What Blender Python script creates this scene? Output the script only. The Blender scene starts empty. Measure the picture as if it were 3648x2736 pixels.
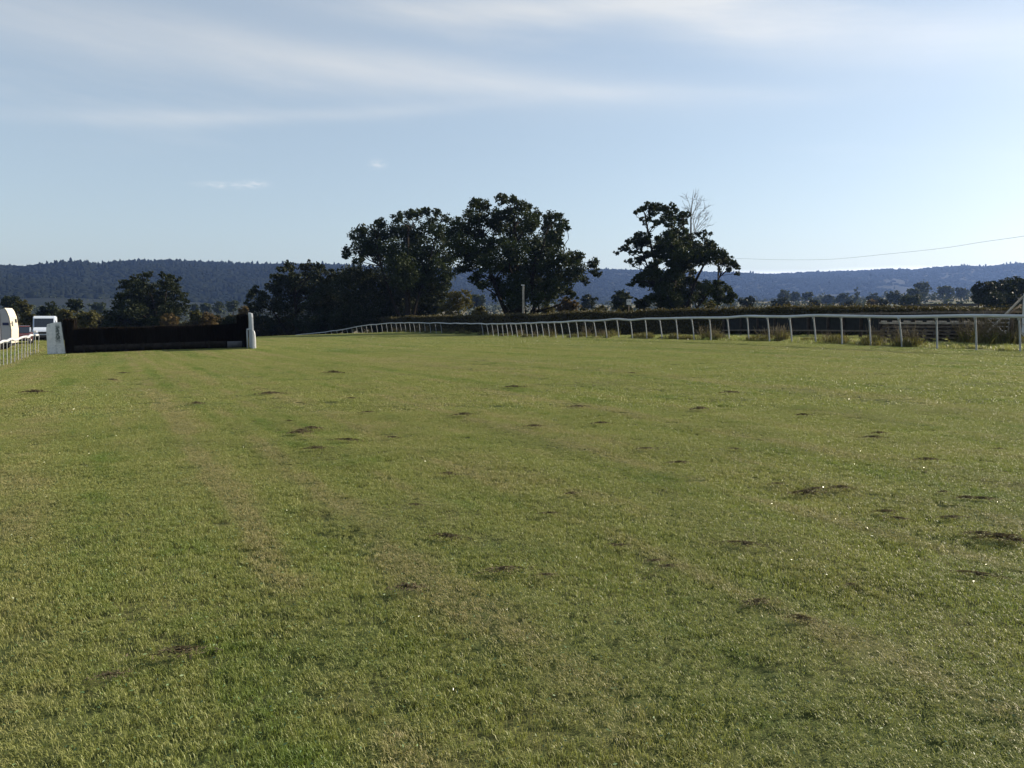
import bpy, bmesh, math, random
import numpy as np
from mathutils import Vector, Matrix, Euler, Quaternion

random.seed(7)
RNG = np.random.default_rng(11)
S = bpy.context.scene
COL = S.collection
PI = math.pi
R = math.radians

# ------------------------------------------------------------------ camera
F = 790.0                      # focal length in pixels of a 1024 px wide frame
PITCH = math.atan(68.0 / F)    # horizon 68 px above the middle
EYE = 1.55
cam_d = bpy.data.cameras.new('camera')
cam_d.sensor_width = 36.0
cam_d.lens = F / 1024.0 * 36.0
cam_d.clip_start = 0.05
cam_d.clip_end = 20000
cam = bpy.data.objects.new('camera', cam_d)
COL.objects.link(cam)
cam.location = (0, 0, EYE)
cam.rotation_euler = (PI / 2 - PITCH, 0, 0)
S.camera = cam

# ------------------------------------------------------------------ sun and sky
SUN_AZ, SUN_EL = R(69), R(24)
sun_dir = Vector((math.sin(SUN_AZ) * math.cos(SUN_EL), math.cos(SUN_AZ) * math.cos(SUN_EL), math.sin(SUN_EL)))
sl = bpy.data.lights.new('sun', 'SUN')
sl.energy = 5.0
sl.angle = R(0.53)
sl.color = (1.0, 0.87, 0.68)
so = bpy.data.objects.new('sun', sl)
COL.objects.link(so)
so.location = (60, 20, 60)
so.rotation_euler = sun_dir.to_track_quat('Z', 'Y').to_euler()

S.view_settings.view_transform = 'Standard'
S.view_settings.look = 'None'
S.view_settings.exposure = 0.95
S.view_settings.gamma = 1.0
S.view_settings.use_curve_mapping = False
S.cycles.max_bounces = 5
S.cycles.diffuse_bounces = 2
S.cycles.transmission_bounces = 3
S.cycles.volume_bounces = 0
S.cycles.use_denoising = True


class NT:
    """small helper for building node trees"""
    def __init__(self, tree):
        self.t = tree
        self.t.nodes.clear()

    def n(self, typ, **kw):
        nd = self.t.nodes.new(typ)
        for k, v in kw.items():
            setattr(nd, k, v)
        return nd

    def set(self, sock, v):
        if isinstance(v, bpy.types.NodeSocket):
            self.t.links.new(v, sock)
        else:
            sock.default_value = v

    def m(self, op, a, b=None, c=None, clamp=False):
        nd = self.n('ShaderNodeMath', operation=op, use_clamp=clamp)
        self.set(nd.inputs[0], a)
        if b is not None: self.set(nd.inputs[1], b)
        if c is not None: self.set(nd.inputs[2], c)
        return nd.outputs[0]

    def mix(self, f, a, b, blend='MIX'):
        nd = self.n('ShaderNodeMix', data_type='RGBA', blend_type=blend)
        self.set(nd.inputs[0], f)
        self.set(nd.inputs[6], a if isinstance(a, bpy.types.NodeSocket) else (*a, 1))
        self.set(nd.inputs[7], b if isinstance(b, bpy.types.NodeSocket) else (*b, 1))
        return nd.outputs[2]

    def noise(self, vec, scale, detail=3, rough=0.55):
        nd = self.n('ShaderNodeTexNoise')
        if vec is not None: self.set(nd.inputs['Vector'], vec)
        self.set(nd.inputs['Scale'], scale)
        self.set(nd.inputs['Detail'], detail)
        self.set(nd.inputs['Roughness'], rough)
        return nd.outputs['Fac']

    def ramp(self, x, lo, hi):
        nd = self.n('ShaderNodeMapRange', interpolation_type='SMOOTHSTEP')
        self.set(nd.inputs[0], x)
        nd.inputs[1].default_value = lo
        nd.inputs[2].default_value = hi
        return nd.outputs[0]

    def vec(self, x, y, z):
        nd = self.n('ShaderNodeCombineXYZ')
        self.set(nd.inputs[0], x); self.set(nd.inputs[1], y); self.set(nd.inputs[2], z)
        return nd.outputs[0]

    def sep(self, v):
        nd = self.n('ShaderNodeSeparateXYZ')
        self.set(nd.inputs[0], v)
        return nd.outputs


W = bpy.data.worlds.new('World')
S.world = W
W.use_nodes = True
w = NT(W.node_tree)
sky = w.n('ShaderNodeTexSky', sky_type='NISHITA')
sky.sun_disc = False
sky.sun_elevation = SUN_EL
sky.sun_rotation = SUN_AZ
sky.altitude = 60
sky.air_density = 1.0
sky.dust_density = 0.9
sky.ozone_density = 1.0
tc = w.n('ShaderNodeTexCoord').outputs['Generated']
dx, dy, dz = w.sep(tc)
az = w.m('ARCTAN2', dx, dy)          # radians to the right of the course
el = w.m('ARCSINE', dz)
# wispy cirrus: noise stretched along gently tilted streaks
stz = w.m('SUBTRACT', el, w.m('MULTIPLY', az, -0.10))
cv = w.vec(w.m('MULTIPLY', az, 2.2), w.m('MULTIPLY', stz, 15.0), 0.3)
wisp = w.noise(cv, 1.0, 6, 0.62)
cv2 = w.vec(w.m('MULTIPLY', az, 7.0), w.m('MULTIPLY', stz, 60.0), 1.7)
fine = w.noise(cv2, 1.0, 5, 0.6)
wob = w.noise(w.vec(w.m('MULTIPLY', az, 5.0), w.m('MULTIPLY', el, 9.0), 4.0), 1.0, 3)


def streak(a0, e0, la, le, tilt, strength, nz):
    """one streak of cloud: elliptical falloff round a direction, broken by noise"""
    da = w.m('SUBTRACT', az, a0)
    de = w.m('SUBTRACT', w.m('SUBTRACT', el, e0), w.m('MULTIPLY', da, tilt))
    de = w.m('ADD', de, w.m('MULTIPLY', w.m('SUBTRACT', wob, 0.5), le * 0.9))
    q = w.m('ADD', w.m('POWER', w.m('ABSOLUTE', w.m('DIVIDE', da, la)), 2.0),
            w.m('POWER', w.m('ABSOLUTE', w.m('DIVIDE', de, le)), 2.0))
    g = w.m('EXPONENT', w.m('MULTIPLY', q, -1.0))
    return w.m('MULTIPLY', w.m('MULTIPLY', g, strength), nz)


def azel(sx, sy):
    u, v = sx / 3.5625, sy / 3.5625
    x, y = (u - 512) / F, -(v - 384) / F
    d = Vector((x, math.cos(PITCH) + y * math.sin(PITCH), -math.sin(PITCH) + y * math.cos(PITCH)))
    d.normalize()
    return math.atan2(d.x, d.y), math.asin(d.z)


soft = w.m('ADD', w.m('MULTIPLY', wisp, 0.9), w.m('MULTIPLY', fine, 0.5))
cl = w.m('MULTIPLY', w.ramp(wisp, 0.50, 0.80), w.m('MULTIPLY', w.ramp(el, 0.10, 0.24), 0.20))
for (sx, sy, la, le, tilt, st) in [
    (700, 190, 0.40, 0.030, -0.06, 0.42), (1500, 255, 0.30, 0.020, -0.10, 0.52), (2100, 325, 0.25, 0.010, -0.06, 0.26),
    (1000, 415, 0.30, 0.008, 0.09, 0.34), (2000, 25, 0.26, 0.018, 0.02, 0.95), (2480, 30, 0.10, 0.03, -0.35, 0.5),
    (3100, 120, 0.28, 0.03, -0.18, 0.62), (400, 90, 0.4, 0.03, 0.0, 0.14),
]:
    a0, e0 = azel(sx, sy)
    cl = w.m('ADD', cl, streak(a0, e0, la, le, tilt, st, soft))
puff = w.ramp(w.noise(w.vec(w.m('MULTIPLY', az, 60), w.m('MULTIPLY', el, 150), 2.0), 1.0, 5, 0.6), 0.33, 0.62)
for (sx, sy, la, le, st) in [(800, 660, 0.024, 0.0030, 0.6), (905, 655, 0.012, 0.0034, 0.7), (1345, 583, 0.008, 0.004, 0.6)]:
    a0, e0 = azel(sx, sy)
    cl = w.m('ADD', cl, streak(a0, e0, la, le, 0.0, st, puff))
# low bank of bright cloud beyond the hills, from the oaks round to the sunward side
bank_top = w.m('ADD', 0.053, w.m('MULTIPLY', w.m('SUBTRACT', wob, 0.5), 0.012))
bank = w.m('MULTIPLY', w.m('SUBTRACT', 1.0, w.ramp(w.m('SUBTRACT', el, bank_top), -0.002, 0.004)), w.ramp(az, 0.17, 0.30))
cl = w.m('MAXIMUM', w.m('MINIMUM', cl, 0.9), w.m('MULTIPLY', bank, 0.9))
# the cloud is lit like the sky around it, only whiter
skyc = w.mix(0.42, sky.outputs[0], (3.35, 3.72, 3.80))      # thin even veil of high haze
lum = w.n('ShaderNodeRGBToBW'); w.set(lum.inputs[0], skyc)
cb = w.n('ShaderNodeVectorMath', operation='SCALE')
w.set(cb.inputs[0], (0.98, 1.0, 1.0)); 
cl_l = w.m('ADD', w.m('MULTIPLY', lum.outputs[0], 1.22), 1.0)
w.set(cb.inputs['Scale'], cl_l)
skym = w.mix(cl, skyc, cb.outputs[0])
bg = w.n('ShaderNodeBackground')
w.set(bg.inputs[0], skym)
bg.inputs[1].default_value = 0.088
wo = w.n('ShaderNodeOutputWorld')
w.set(wo.inputs[0], bg.outputs[0])


# ------------------------------------------------------------------ helpers
def pix(sx, sy, D):
    """photo position (full-size pixels) at forward distance D -> world point"""
    u, v = sx / 3.5625, sy / 3.5625
    x, y = (u - 512) / F, -(v - 384) / F
    t = D / (math.cos(PITCH) + y * math.sin(PITCH))
    return Vector((x * t, D, EYE + t * (-math.sin(PITCH) + y * math.cos(PITCH))))


def mesh_np(name, verts, faces=None, tris=None, quads=None, attr=None, smooth=False):
    me = bpy.data.meshes.new(name)
    verts = np.asarray(verts, np.float32)
    polys = quads if quads is not None else tris
    polys = np.asarray(polys, np.int32)
    k = polys.shape[1]
    me.vertices.add(len(verts)); me.vertices.foreach_set('co', verts.ravel())
    me.loops.add(polys.size); me.loops.foreach_set('vertex_index', polys.ravel())
    me.polygons.add(len(polys))
    me.polygons.foreach_set('loop_start', np.arange(0, polys.size, k, dtype=np.int32))
    me.polygons.foreach_set('loop_total', np.full(len(polys), k, np.int32))
    if smooth:
        me.polygons.foreach_set('use_smooth', np.ones(len(polys), bool))
    if attr is not None:
        for an, av in attr.items():
            a = me.attributes.new(an, 'FLOAT', 'POINT')
            a.data.foreach_set('value', np.asarray(av, np.float32))
    me.update(calc_edges=True)
    return me


def obj(name, me, mat, parent=None, loc=None, rot=None):
    o = bpy.data.objects.new(name, me)
    COL.objects.link(o)
    if mat is not None and me is not None and len(me.materials) == 0:
        me.materials.append(mat)
    if parent is not None: o.parent = parent
    if loc is not None: o.location = loc
    if rot is not None: o.rotation_euler = rot
    return o


def tag(o, label=None, cat=None, group=None, kind=None):
    if label: o['label'] = label
    if cat: o['category'] = cat
    if group: o['group'] = group
    if kind: o['kind'] = kind
    return o


def empty(name, loc=(0, 0, 0), rz=0.0, label=None, cat=None, group=None):
    o = bpy.data.objects.new(name, None)
    COL.objects.link(o)
    o.location = loc; o.rotation_euler = (0, 0, rz)
    o.empty_display_size = 0.3
    return tag(o, label, cat, group)


def bm_mesh(name, bm, smooth=False):
    me = bpy.data.meshes.new(name)
    bm.normal_update()
    if smooth:
        for f in bm.faces: f.smooth = True
    bm.to_mesh(me); bm.free()
    return me


def bm_box(bm, c, s, rot=None, bevel=0.0):
    mat = Matrix.Translation(Vector(c))
    if rot is not None: mat = mat @ rot.to_matrix().to_4x4()
    mat = mat @ Matrix.Diagonal((s[0], s[1], s[2], 1))
    r = bmesh.ops.create_cube(bm, size=1.0, matrix=mat)
    if bevel:
        es = list({e for v in r['verts'] for e in v.link_edges})
        bmesh.ops.bevel(bm, geom=es, offset=bevel, segments=1, affect='EDGES')


def box_mesh(name, s, bevel=0.0, c=(0, 0, 0)):
    bm = bmesh.new(); bm_box(bm, c, s, bevel=bevel)
    return bm_mesh(name, bm)


def prism(name, prof, width, axis='x', bevel=0.0):
    """extrude a closed profile; prof is a list of (a, z), width along the other horizontal axis"""
    bm = bmesh.new()
    def P(a, b, z): return (a, b, z) if axis == 'x' else (b, a, z)
    v0 = [bm.verts.new(P(a, -width / 2, z)) for a, z in prof]
    v1 = [bm.verts.new(P(a, width / 2, z)) for a, z in prof]
    n = len(prof)
    bm.faces.new(v0); bm.faces.new(v1[::-1])
    for i in range(n):
        bm.faces.new((v0[i], v1[i], v1[(i + 1) % n], v0[(i + 1) % n]))
    bmesh.ops.recalc_face_normals(bm, faces=bm.faces)
    if bevel:
        bmesh.ops.bevel(bm, geom=list(bm.edges), offset=bevel, segments=2, affect='EDGES')
    return bm_mesh(name, bm)


def tube_arrays(path, radii, sides=8, cap=True):
    path = np.asarray(path, float); n = len(path)
    radii = np.asarray(radii if hasattr(radii, '__len__') else [radii] * n, float)
    tan = np.gradient(path, axis=0)
    tan /= np.linalg.norm(tan, axis=1)[:, None] + 1e-9
    ref = np.array([0.0, 0.0, 1.0]) if abs(tan[:, 2]).mean() < 0.8 else np.array([1.0, 0.0, 0.0])
    a = np.cross(tan, ref); a /= np.linalg.norm(a, axis=1)[:, None] + 1e-9
    b = np.cross(tan, a)
    th = np.linspace(0, 2 * PI, sides, endpoint=False)
    V = (path[:, None, :] + radii[:, None, None] * (np.cos(th)[None, :, None] * a[:, None, :] + np.sin(th)[None, :, None] * b[:, None, :]))
    V = V.reshape(-1, 3)
    i = np.arange(n - 1)[:, None] * sides; j = np.arange(sides)[None, :]; j2 = (j + 1) % sides
    Q = np.stack([i + j, i + j2, i + sides + j2, i + sides + j], -1).reshape(-1, 4)
    if cap:
        V = np.vstack([V, path[:1], path[-1:]])
        c0, c1 = len(V) - 2, len(V) - 1
        jj = np.arange(sides); jn = (jj + 1) % sides
        Q = np.vstack([Q, np.stack([jn, jj, np.full(sides, c0), np.full(sides, c0)], -1)[:0]])
        # caps as degenerate-free quads: pair neighbouring sides
        k = np.arange(0, sides, 2)
        Q = np.vstack([Q, np.stack([np.full(len(k), c0), (k + 2) % sides, (k + 1) % sides, k], -1),
                       np.stack([np.full(len(k), c1), k + (n - 1) * sides, (k + 1) % sides + (n - 1) * sides, (k + 2) % sides + (n - 1) * sides], -1)])
    return V, Q


def tubes_mesh(name, items, sides=8, smooth=True):
    Vs, Qs, off = [], [], 0
    for path, rad in items:
        V, Q = tube_arrays(path, rad, sides)
        Vs.append(V); Qs.append(Q + off); off += len(V)
    return mesh_np(name, np.vstack(Vs), quads=np.vstack(Qs), smooth=smooth)


def catmull(pts, n):
    pts = np.asarray(pts, float)
    P = np.vstack([2 * pts[0] - pts[1], pts, 2 * pts[-1] - pts[-2]])
    out = []
    for i in range(1, len(P) - 2):
        p0, p1, p2, p3 = P[i - 1], P[i], P[i + 1], P[i + 2]
        for t in np.linspace(0, 1, n, endpoint=False):
            out.append(0.5 * ((2 * p1) + (-p0 + p2) * t + (2 * p0 - 5 * p1 + 4 * p2 - p3) * t * t + (-p0 + 3 * p1 - 3 * p2 + p3) * t ** 3))
    out.append(P[-2])
    return np.array(out)


def resample(path, step):
    d = np.r_[0, np.cumsum(np.linalg.norm(np.diff(path, axis=0), axis=1))]
    s = np.arange(0, d[-1], step)
    return np.stack([np.interp(s, d, path[:, k]) for k in range(path.shape[1])], -1)


# value noise for shapes
def vnoise(x, y, seed=0):
    x = np.asarray(x, float); y = np.asarray(y, float)
    xi = np.floor(x).astype(np.int64); yi = np.floor(y).astype(np.int64)
    fx = x - xi; fy = y - yi
    fx = fx * fx * (3 - 2 * fx); fy = fy * fy * (3 - 2 * fy)
    def hsh(a, b):
        h = (a * 374761393 + b * 668265263 + seed * 974634541) & 0xFFFFFFFF
        h = ((h ^ (h >> 13)) * 1274126177) & 0xFFFFFFFF
        return ((h ^ (h >> 16)) & 0xFFFF) / 65535.0
    a = hsh(xi, yi); b = hsh(xi + 1, yi); c = hsh(xi, yi + 1); d = hsh(xi + 1, yi + 1)
    return (a * (1 - fx) + b * fx) * (1 - fy) + (c * (1 - fx) + d * fx) * fy


def fbm(x, y, seed=0, oct=4):
    s, a = 0, 0.5
    for k in range(oct):
        s = s + a * vnoise(x * 2 ** k, y * 2 ** k, seed + k); a *= 0.5
    return s


# ------------------------------------------------------------------ materials
def principled(name, col, rough=0.6, spec=0.4, metal=0.0, var=0.0, vscale=8.0, bump=0.0, bscale=60.0, col2=None, stain=None):
    m = bpy.data.materials.new(name); m.use_nodes = True
    t = NT(m.node_tree)
    p = t.n('ShaderNodeBsdfPrincipled')
    tcx = t.n('ShaderNodeTexCoord').outputs['Object']
    c = col
    if var or col2:
        nz = t.noise(tcx, vscale, 5, 0.6)
        c2 = col2 if col2 else tuple(x * (1 - var) for x in col)
        c = t.mix(t.ramp(nz, 0.38, 0.66), col, c2)
    if stain:
        nz2 = t.noise(tcx, stain[1], 6, 0.65)
        c = t.mix(t.ramp(nz2, stain[2], stain[2] + 0.12), c, stain[0])
    t.set(p.inputs['Base Color'], c if isinstance(c, bpy.types.NodeSocket) else (*c, 1))
    p.inputs['Roughness'].default_value = rough
    p.inputs['Specular IOR Level'].default_value = spec
    p.inputs['Metallic'].default_value = metal
    if bump:
        bn = t.n('ShaderNodeBump'); bn.inputs['Strength'].default_value = bump
        t.set(bn.inputs['Height'], t.noise(tcx, bscale, 4))
        t.set(p.inputs['Normal'], bn.outputs[0])
    o = t.n('ShaderNodeOutputMaterial'); t.set(o.inputs[0], p.outputs[0])
    return m


def leaf_mat(name, dark, light, trans=0.35, rough=0.6, spec=0.10, wscale=0.25):
    m = bpy.data.materials.new(name); m.use_nodes = True
    t = NT(m.node_tree)
    at = t.n('ShaderNodeAttribute', attribute_name='rnd').outputs['Fac']
    pos = t.n('ShaderNodeNewGeometry').outputs['Position']
    nz = t.noise(pos, wscale, 3)
    f = t.m('ADD', t.m('MULTIPLY', at, 0.6), t.m('MULTIPLY', t.ramp(nz, 0.3, 0.7), 0.45), clamp=True)
    c = t.mix(f, dark, light)
    p = t.n('ShaderNodeBsdfPrincipled')
    t.set(p.inputs['Base Color'], c)
    p.inputs['Roughness'].default_value = rough
    p.inputs['Specular IOR Level'].default_value = spec
    tr = t.n('ShaderNodeBsdfTranslucent')
    ct = t.mix(0.5, c, (light[0] * 1.5, light[1] * 1.4, light[2] * 0.6))
    t.set(tr.inputs[0], ct)
    mx = t.n('ShaderNodeMixShader'); mx.inputs[0].default_value = trans
    t.set(mx.inputs[1], p.outputs[0]); t.set(mx.inputs[2], tr.outputs[0])
    o = t.n('ShaderNodeOutputMaterial'); t.set(o.inputs[0], mx.outputs[0])
    return m


M = {}
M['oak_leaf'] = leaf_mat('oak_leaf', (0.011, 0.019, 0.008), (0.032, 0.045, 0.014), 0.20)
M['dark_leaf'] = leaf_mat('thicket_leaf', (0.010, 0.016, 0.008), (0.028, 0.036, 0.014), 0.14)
M['olive_leaf'] = leaf_mat('olive_leaf', (0.035, 0.040, 0.015), (0.095, 0.088, 0.032), 0.30)
M['dark_olive'] = leaf_mat('dark_olive_leaf', (0.020, 0.022, 0.010), (0.050, 0.046, 0.020), 0.2)
M['brown_leaf'] = leaf_mat('autumn_leaf', (0.050, 0.040, 0.022), (0.13, 0.095, 0.045), 0.28)
M['hedge_leaf'] = leaf_mat('hedge_leaf', (0.034, 0.032, 0.016), (0.085, 0.076, 0.036), 0.20)
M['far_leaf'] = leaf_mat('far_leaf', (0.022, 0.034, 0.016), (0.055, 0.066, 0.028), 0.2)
M['wood_leaf'] = leaf_mat('hill_wood_leaf', (0.007, 0.010, 0.007), (0.013, 0.016, 0.010), 0.0, spec=0.0, wscale=0.006)
M['bark'] = principled('bark', (0.026, 0.022, 0.017), 0.95, 0.05, var=0.5, vscale=3, bump=0.6, bscale=14)
M['pale_bark'] = principled('pale_dead_bark', (0.16, 0.15, 0.14), 0.85, 0.1, var=0.4, vscale=3)
M['rail_white'] = principled('rail_plastic', (0.47, 0.49, 0.51), 0.5, 0.4, var=0.16, vscale=1.5)
M['post_white'] = principled('rail_post_plastic', (0.34, 0.36, 0.38), 0.55, 0.3, var=0.3, vscale=3)
M['paint_white'] = principled('white_paint', (0.58, 0.59, 0.59), 0.55, 0.3, var=0.18, vscale=2.5, stain=((0.28, 0.29, 0.27), 3.0, 0.62))
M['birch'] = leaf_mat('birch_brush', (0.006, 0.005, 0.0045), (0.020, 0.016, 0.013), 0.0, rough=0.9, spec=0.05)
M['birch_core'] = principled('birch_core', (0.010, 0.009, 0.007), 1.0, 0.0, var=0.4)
M['hedge_core'] = principled('hedge_core', (0.035, 0.032, 0.018), 1.0, 0.0, var=0.4)
M['dark_board'] = principled('dark_board', (0.028, 0.024, 0.022), 0.85, 0.1, var=0.4, vscale=4)
M['grey_board'] = principled('grey_board', (0.10, 0.10, 0.11), 0.8, 0.15, var=0.3, vscale=4)
M['timber'] = principled('weathered_timber', (0.14, 0.115, 0.09), 0.85, 0.15, var=0.45, vscale=5, bump=0.4, bscale=40)
M['dark_timber'] = principled('creosoted_timber', (0.050, 0.040, 0.034), 0.85, 0.15, var=0.4, vscale=5)
M['pale_timber'] = principled('pale_timber', (0.36, 0.32, 0.26), 0.8, 0.15, var=0.35, vscale=4)
M['netting'] = principled('windbreak_net', (0.022, 0.024, 0.024), 0.9, 0.1, var=0.3, vscale=3)
M['galv'] = principled('galvanised_steel', (0.42, 0.43, 0.44), 0.45, 0.5, metal=0.6, var=0.25)
M['sign'] = principled('sign_face', (0.55, 0.55, 0.56), 0.5, 0.3, var=0.2, vscale=6)
M['tyre'] = principled('tyre_rubber', (0.018, 0.018, 0.018), 0.85, 0.1, var=0.2)
M['rim'] = principled('wheel_rim', (0.35, 0.35, 0.36), 0.4, 0.5, metal=0.7, var=0.15)
M['glass'] = principled('dark_glass', (0.012, 0.018, 0.03), 0.06, 0.6, var=0.1)
M['lorry_grey'] = principled('horsebox_paint', (0.42, 0.40, 0.42), 0.45, 0.4, var=0.08, vscale=0.8)
M['lorry_cream'] = principled('horsebox_cab_paint', (0.62, 0.56, 0.46), 0.4, 0.4, var=0.08, vscale=1.0)
M['navy'] = principled('navy_stripe', (0.015, 0.02, 0.08), 0.4, 0.4, var=0.1)
M['red_car'] = principled('dark_red_paint', (0.10, 0.022, 0.016), 0.22, 0.6, var=0.08)
M['van_white'] = principled('van_paint', (0.50, 0.56, 0.66), 0.35, 0.5, var=0.05)
M['lamp_lens'] = principled('lamp_lens', (0.7, 0.7, 0.7), 0.12, 0.8, var=0.05)
M['amber'] = principled('amber_lens', (0.6, 0.18, 0.02), 0.2, 0.6, var=0.05)
M['black_plastic'] = principled('black_plastic', (0.02, 0.02, 0.022), 0.6, 0.3, var=0.1)
M['wire'] = principled('cable', (0.05, 0.05, 0.055), 0.7, 0.2, var=0.1)
M['roof_grey'] = principled('shed_roof', (0.06, 0.06, 0.07), 0.7, 0.2, var=0.2)
M['shed_wall'] = principled('shed_wall', (0.5, 0.5, 0.52), 0.7, 0.2, var=0.1)
M['dry_stem'] = leaf_mat('dry_stem', (0.07, 0.06, 0.036), (0.19, 0.155, 0.09), 0.25, wscale=1.0)
M['weed_leaf'] = leaf_mat('weed_leaf', (0.05, 0.058, 0.024), (0.12, 0.115, 0.05), 0.35, wscale=1.0)
M['clipping'] = leaf_mat('dried_clipping', (0.040, 0.034, 0.022), (0.15, 0.125, 0.08), 0.15, rough=0.8, spec=0.1, wscale=2.0)

# ------------------------------------------------------------------ the lie of the land
TD = Vector((-0.51, 1.0)).normalized()      # the way the course runs
CP = np.array([
    (0, 0, 0), (-4, 3, 0), (4, 3, 0), (0, 8, 0.0), (-8, 10, -.10), (8, 10, .05), (-14, 20, -.35), (14, 20, .22), (0, 22, -.06), (0, 40, -.18),
    (-14, 34, -.42), (-4, 60, -.35), (-16, 75, -.62), (18.4, 29, .28), (16.1, 33, .28), (12.8, 40, .29), (9.9, 49, .15), (6.2, 54, .05), (4, 64, -.2),
    (-1.4, 82, -.50), (-7, 95, -.56), (-12, 103, -.58), (-16.9, 112, -.72), (-22, 118, -1.15), (-27.7, 125, -2.0), (-23, 104, -.84), (-32, 108, -1.15),
    (-28.1, 50, -.73), (-17.4, 52.5, -.49), (-26.4, 41, -1.0), (-31, 51, -.92), (-22, 60, -.62), (-40, 62, -1.05), (-48, 80, -1.0), (-60, 50, -1.1), (-45, 105, -1.9),
    (-40, 135, -3.2), (-15, 140, -2.6), (10, 130, -1.6), (30, 110, -.7), (50, 60, .2), (35, 40, .35), (25, 50, .2), (20, 70, -.1), (30, 20, .4), (-30, 20, -.95),
    (-20, 5, -.5), (20, 5, .35), (0, -30, 0), (40, -30, .4), (-40, -30, -.8), (80, 60, .3), (-90, 60, -1.4), (-90, 130, -3), (80, 130, -1.0)], float)


def tps_k(r2):
    return 0.5 * r2 * np.log(r2 + 1e-9)


def tps_fit(cp, lam=3.0):
    n = len(cp); xy = cp[:, :2] / 10.0
    r2 = ((xy[:, None] - xy[None]) ** 2).sum(-1)
    K = tps_k(r2) + lam * np.eye(n) * 0.05
    P = np.c_[np.ones(n), xy]
    A = np.block([[K, P], [P.T, np.zeros((3, 3))]])
    return np.linalg.solve(A, np.r_[cp[:, 2], 0, 0, 0])


TPSW = tps_fit(CP)

SKYLINE = np.array([(-900, 960), (-300, 948), (0, 950), (60, 956), (110, 954), (150, 949), (250, 941), (310, 939), (355, 950), (430, 940), (500, 936), (560, 934), (700, 935),
                    (800, 942), (900, 944), (1000, 942), (1200, 945), (1300, 951), (1700, 957), (2150, 960), (2400, 966), (2640, 972), (2760, 973), (2900, 965), (3020, 964),
                    (3160, 957), (3240, 960), (3300, 953), (3430, 946), (3480, 953), (3600, 944), (3648, 942), (4100, 950), (4600, 945)], float)
SK_AZ = np.arctan((SKYLINE[:, 0] / 3.5625 - 512) / F)
SK_EL = (316 - SKYLINE[:, 1] / 3.5625 - 3.0) / F * np.cos(SK_AZ)   # slope per metre of radius


def ridge(azv):
    rr = np.interp(azv, [-0.7, -0.35, 0.0, 0.25, 0.7], [2300, 2500, 3100, 3900, 4300])
    return rr, np.interp(azv, SK_AZ, SK_EL) * rr


def land(x, y):
    x = np.asarray(x, float); y = np.asarray(y, float)
    sh = x.shape
    xf, yf = x.ravel(), y.ravel()
    r = np.hypot(xf, yf)
    near = np.zeros_like(xf)
    msk = r < 230
    if msk.any():
        X = np.c_[xf[msk], yf[msk]] / 10.0
        out = np.zeros(len(X))
        C = CP[:, :2] / 10.0
        for i in range(0, len(X), 20000):
            xx = X[i:i + 20000]
            r2 = ((xx[:, None] - C[None]) ** 2).sum(-1)
            out[i:i + 20000] = tps_k(r2) @ TPSW[:-3] + TPSW[-3] + xx @ TPSW[-2:]
        near[msk] = np.clip(out, -4, 1.2)
    azv = np.arctan2(xf, yf)
    side = np.clip((azv + 0.1) / 0.6, 0, 1)
    far = np.interp(r, [100, 200, 350, 600, 1000, 1500, 2200], [-2.5, -4, -6, -4, 8, 18, 28])
    far = far + side * np.interp(r, [200, 400, 900, 1400, 2500], [1, 6, 16, 12, 0])
    far = far + (fbm(xf / 260 + 9, yf / 260, 3) - 0.47) * np.interp(r, [150, 600, 2000], [1, 10, 22])
    rr, rz = ridge(azv)
    base = np.clip((r - 0.56 * rr) / (0.44 * rr), 0, 1)
    rise = base * base * (3 - 2 * base)
    undul = (fbm(xf / 420, yf / 420, 21, 4) - 0.47) * 70 * np.sin(np.clip(base, 0, 1) * PI)
    z_h = far * (1 - rise) + rz * rise + undul
    back = np.clip((r - rr) / 1500, 0, 1)
    z_h = z_h - back * 60
    front = np.cos(np.clip(np.abs(azv) - 1.0, 0, 1.2) / 1.2 * PI / 2)     # the ridge dies away to the sides and behind
    z_h = far * (1 - front) + z_h * front
    k = np.clip((r - 135) / 70, 0, 1); k = k * k * (3 - 2 * k)
    z = near * (1 - k) + z_h * k
    z = z + (fbm(xf / 2.8, yf / 2.8, 5, 2) - 0.38) * 0.07 * np.clip(1 - r / 160, 0, 1)
    z = z + (fbm(xf / 0.85, yf / 0.85, 15, 2) - 0.38) * 0.075 * np.clip(1 - r / 60, 0, 1)
    return z.reshape(sh)


def gz(x, y):
    return float(land(np.array([x]), np.array([y]))[0])


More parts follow.
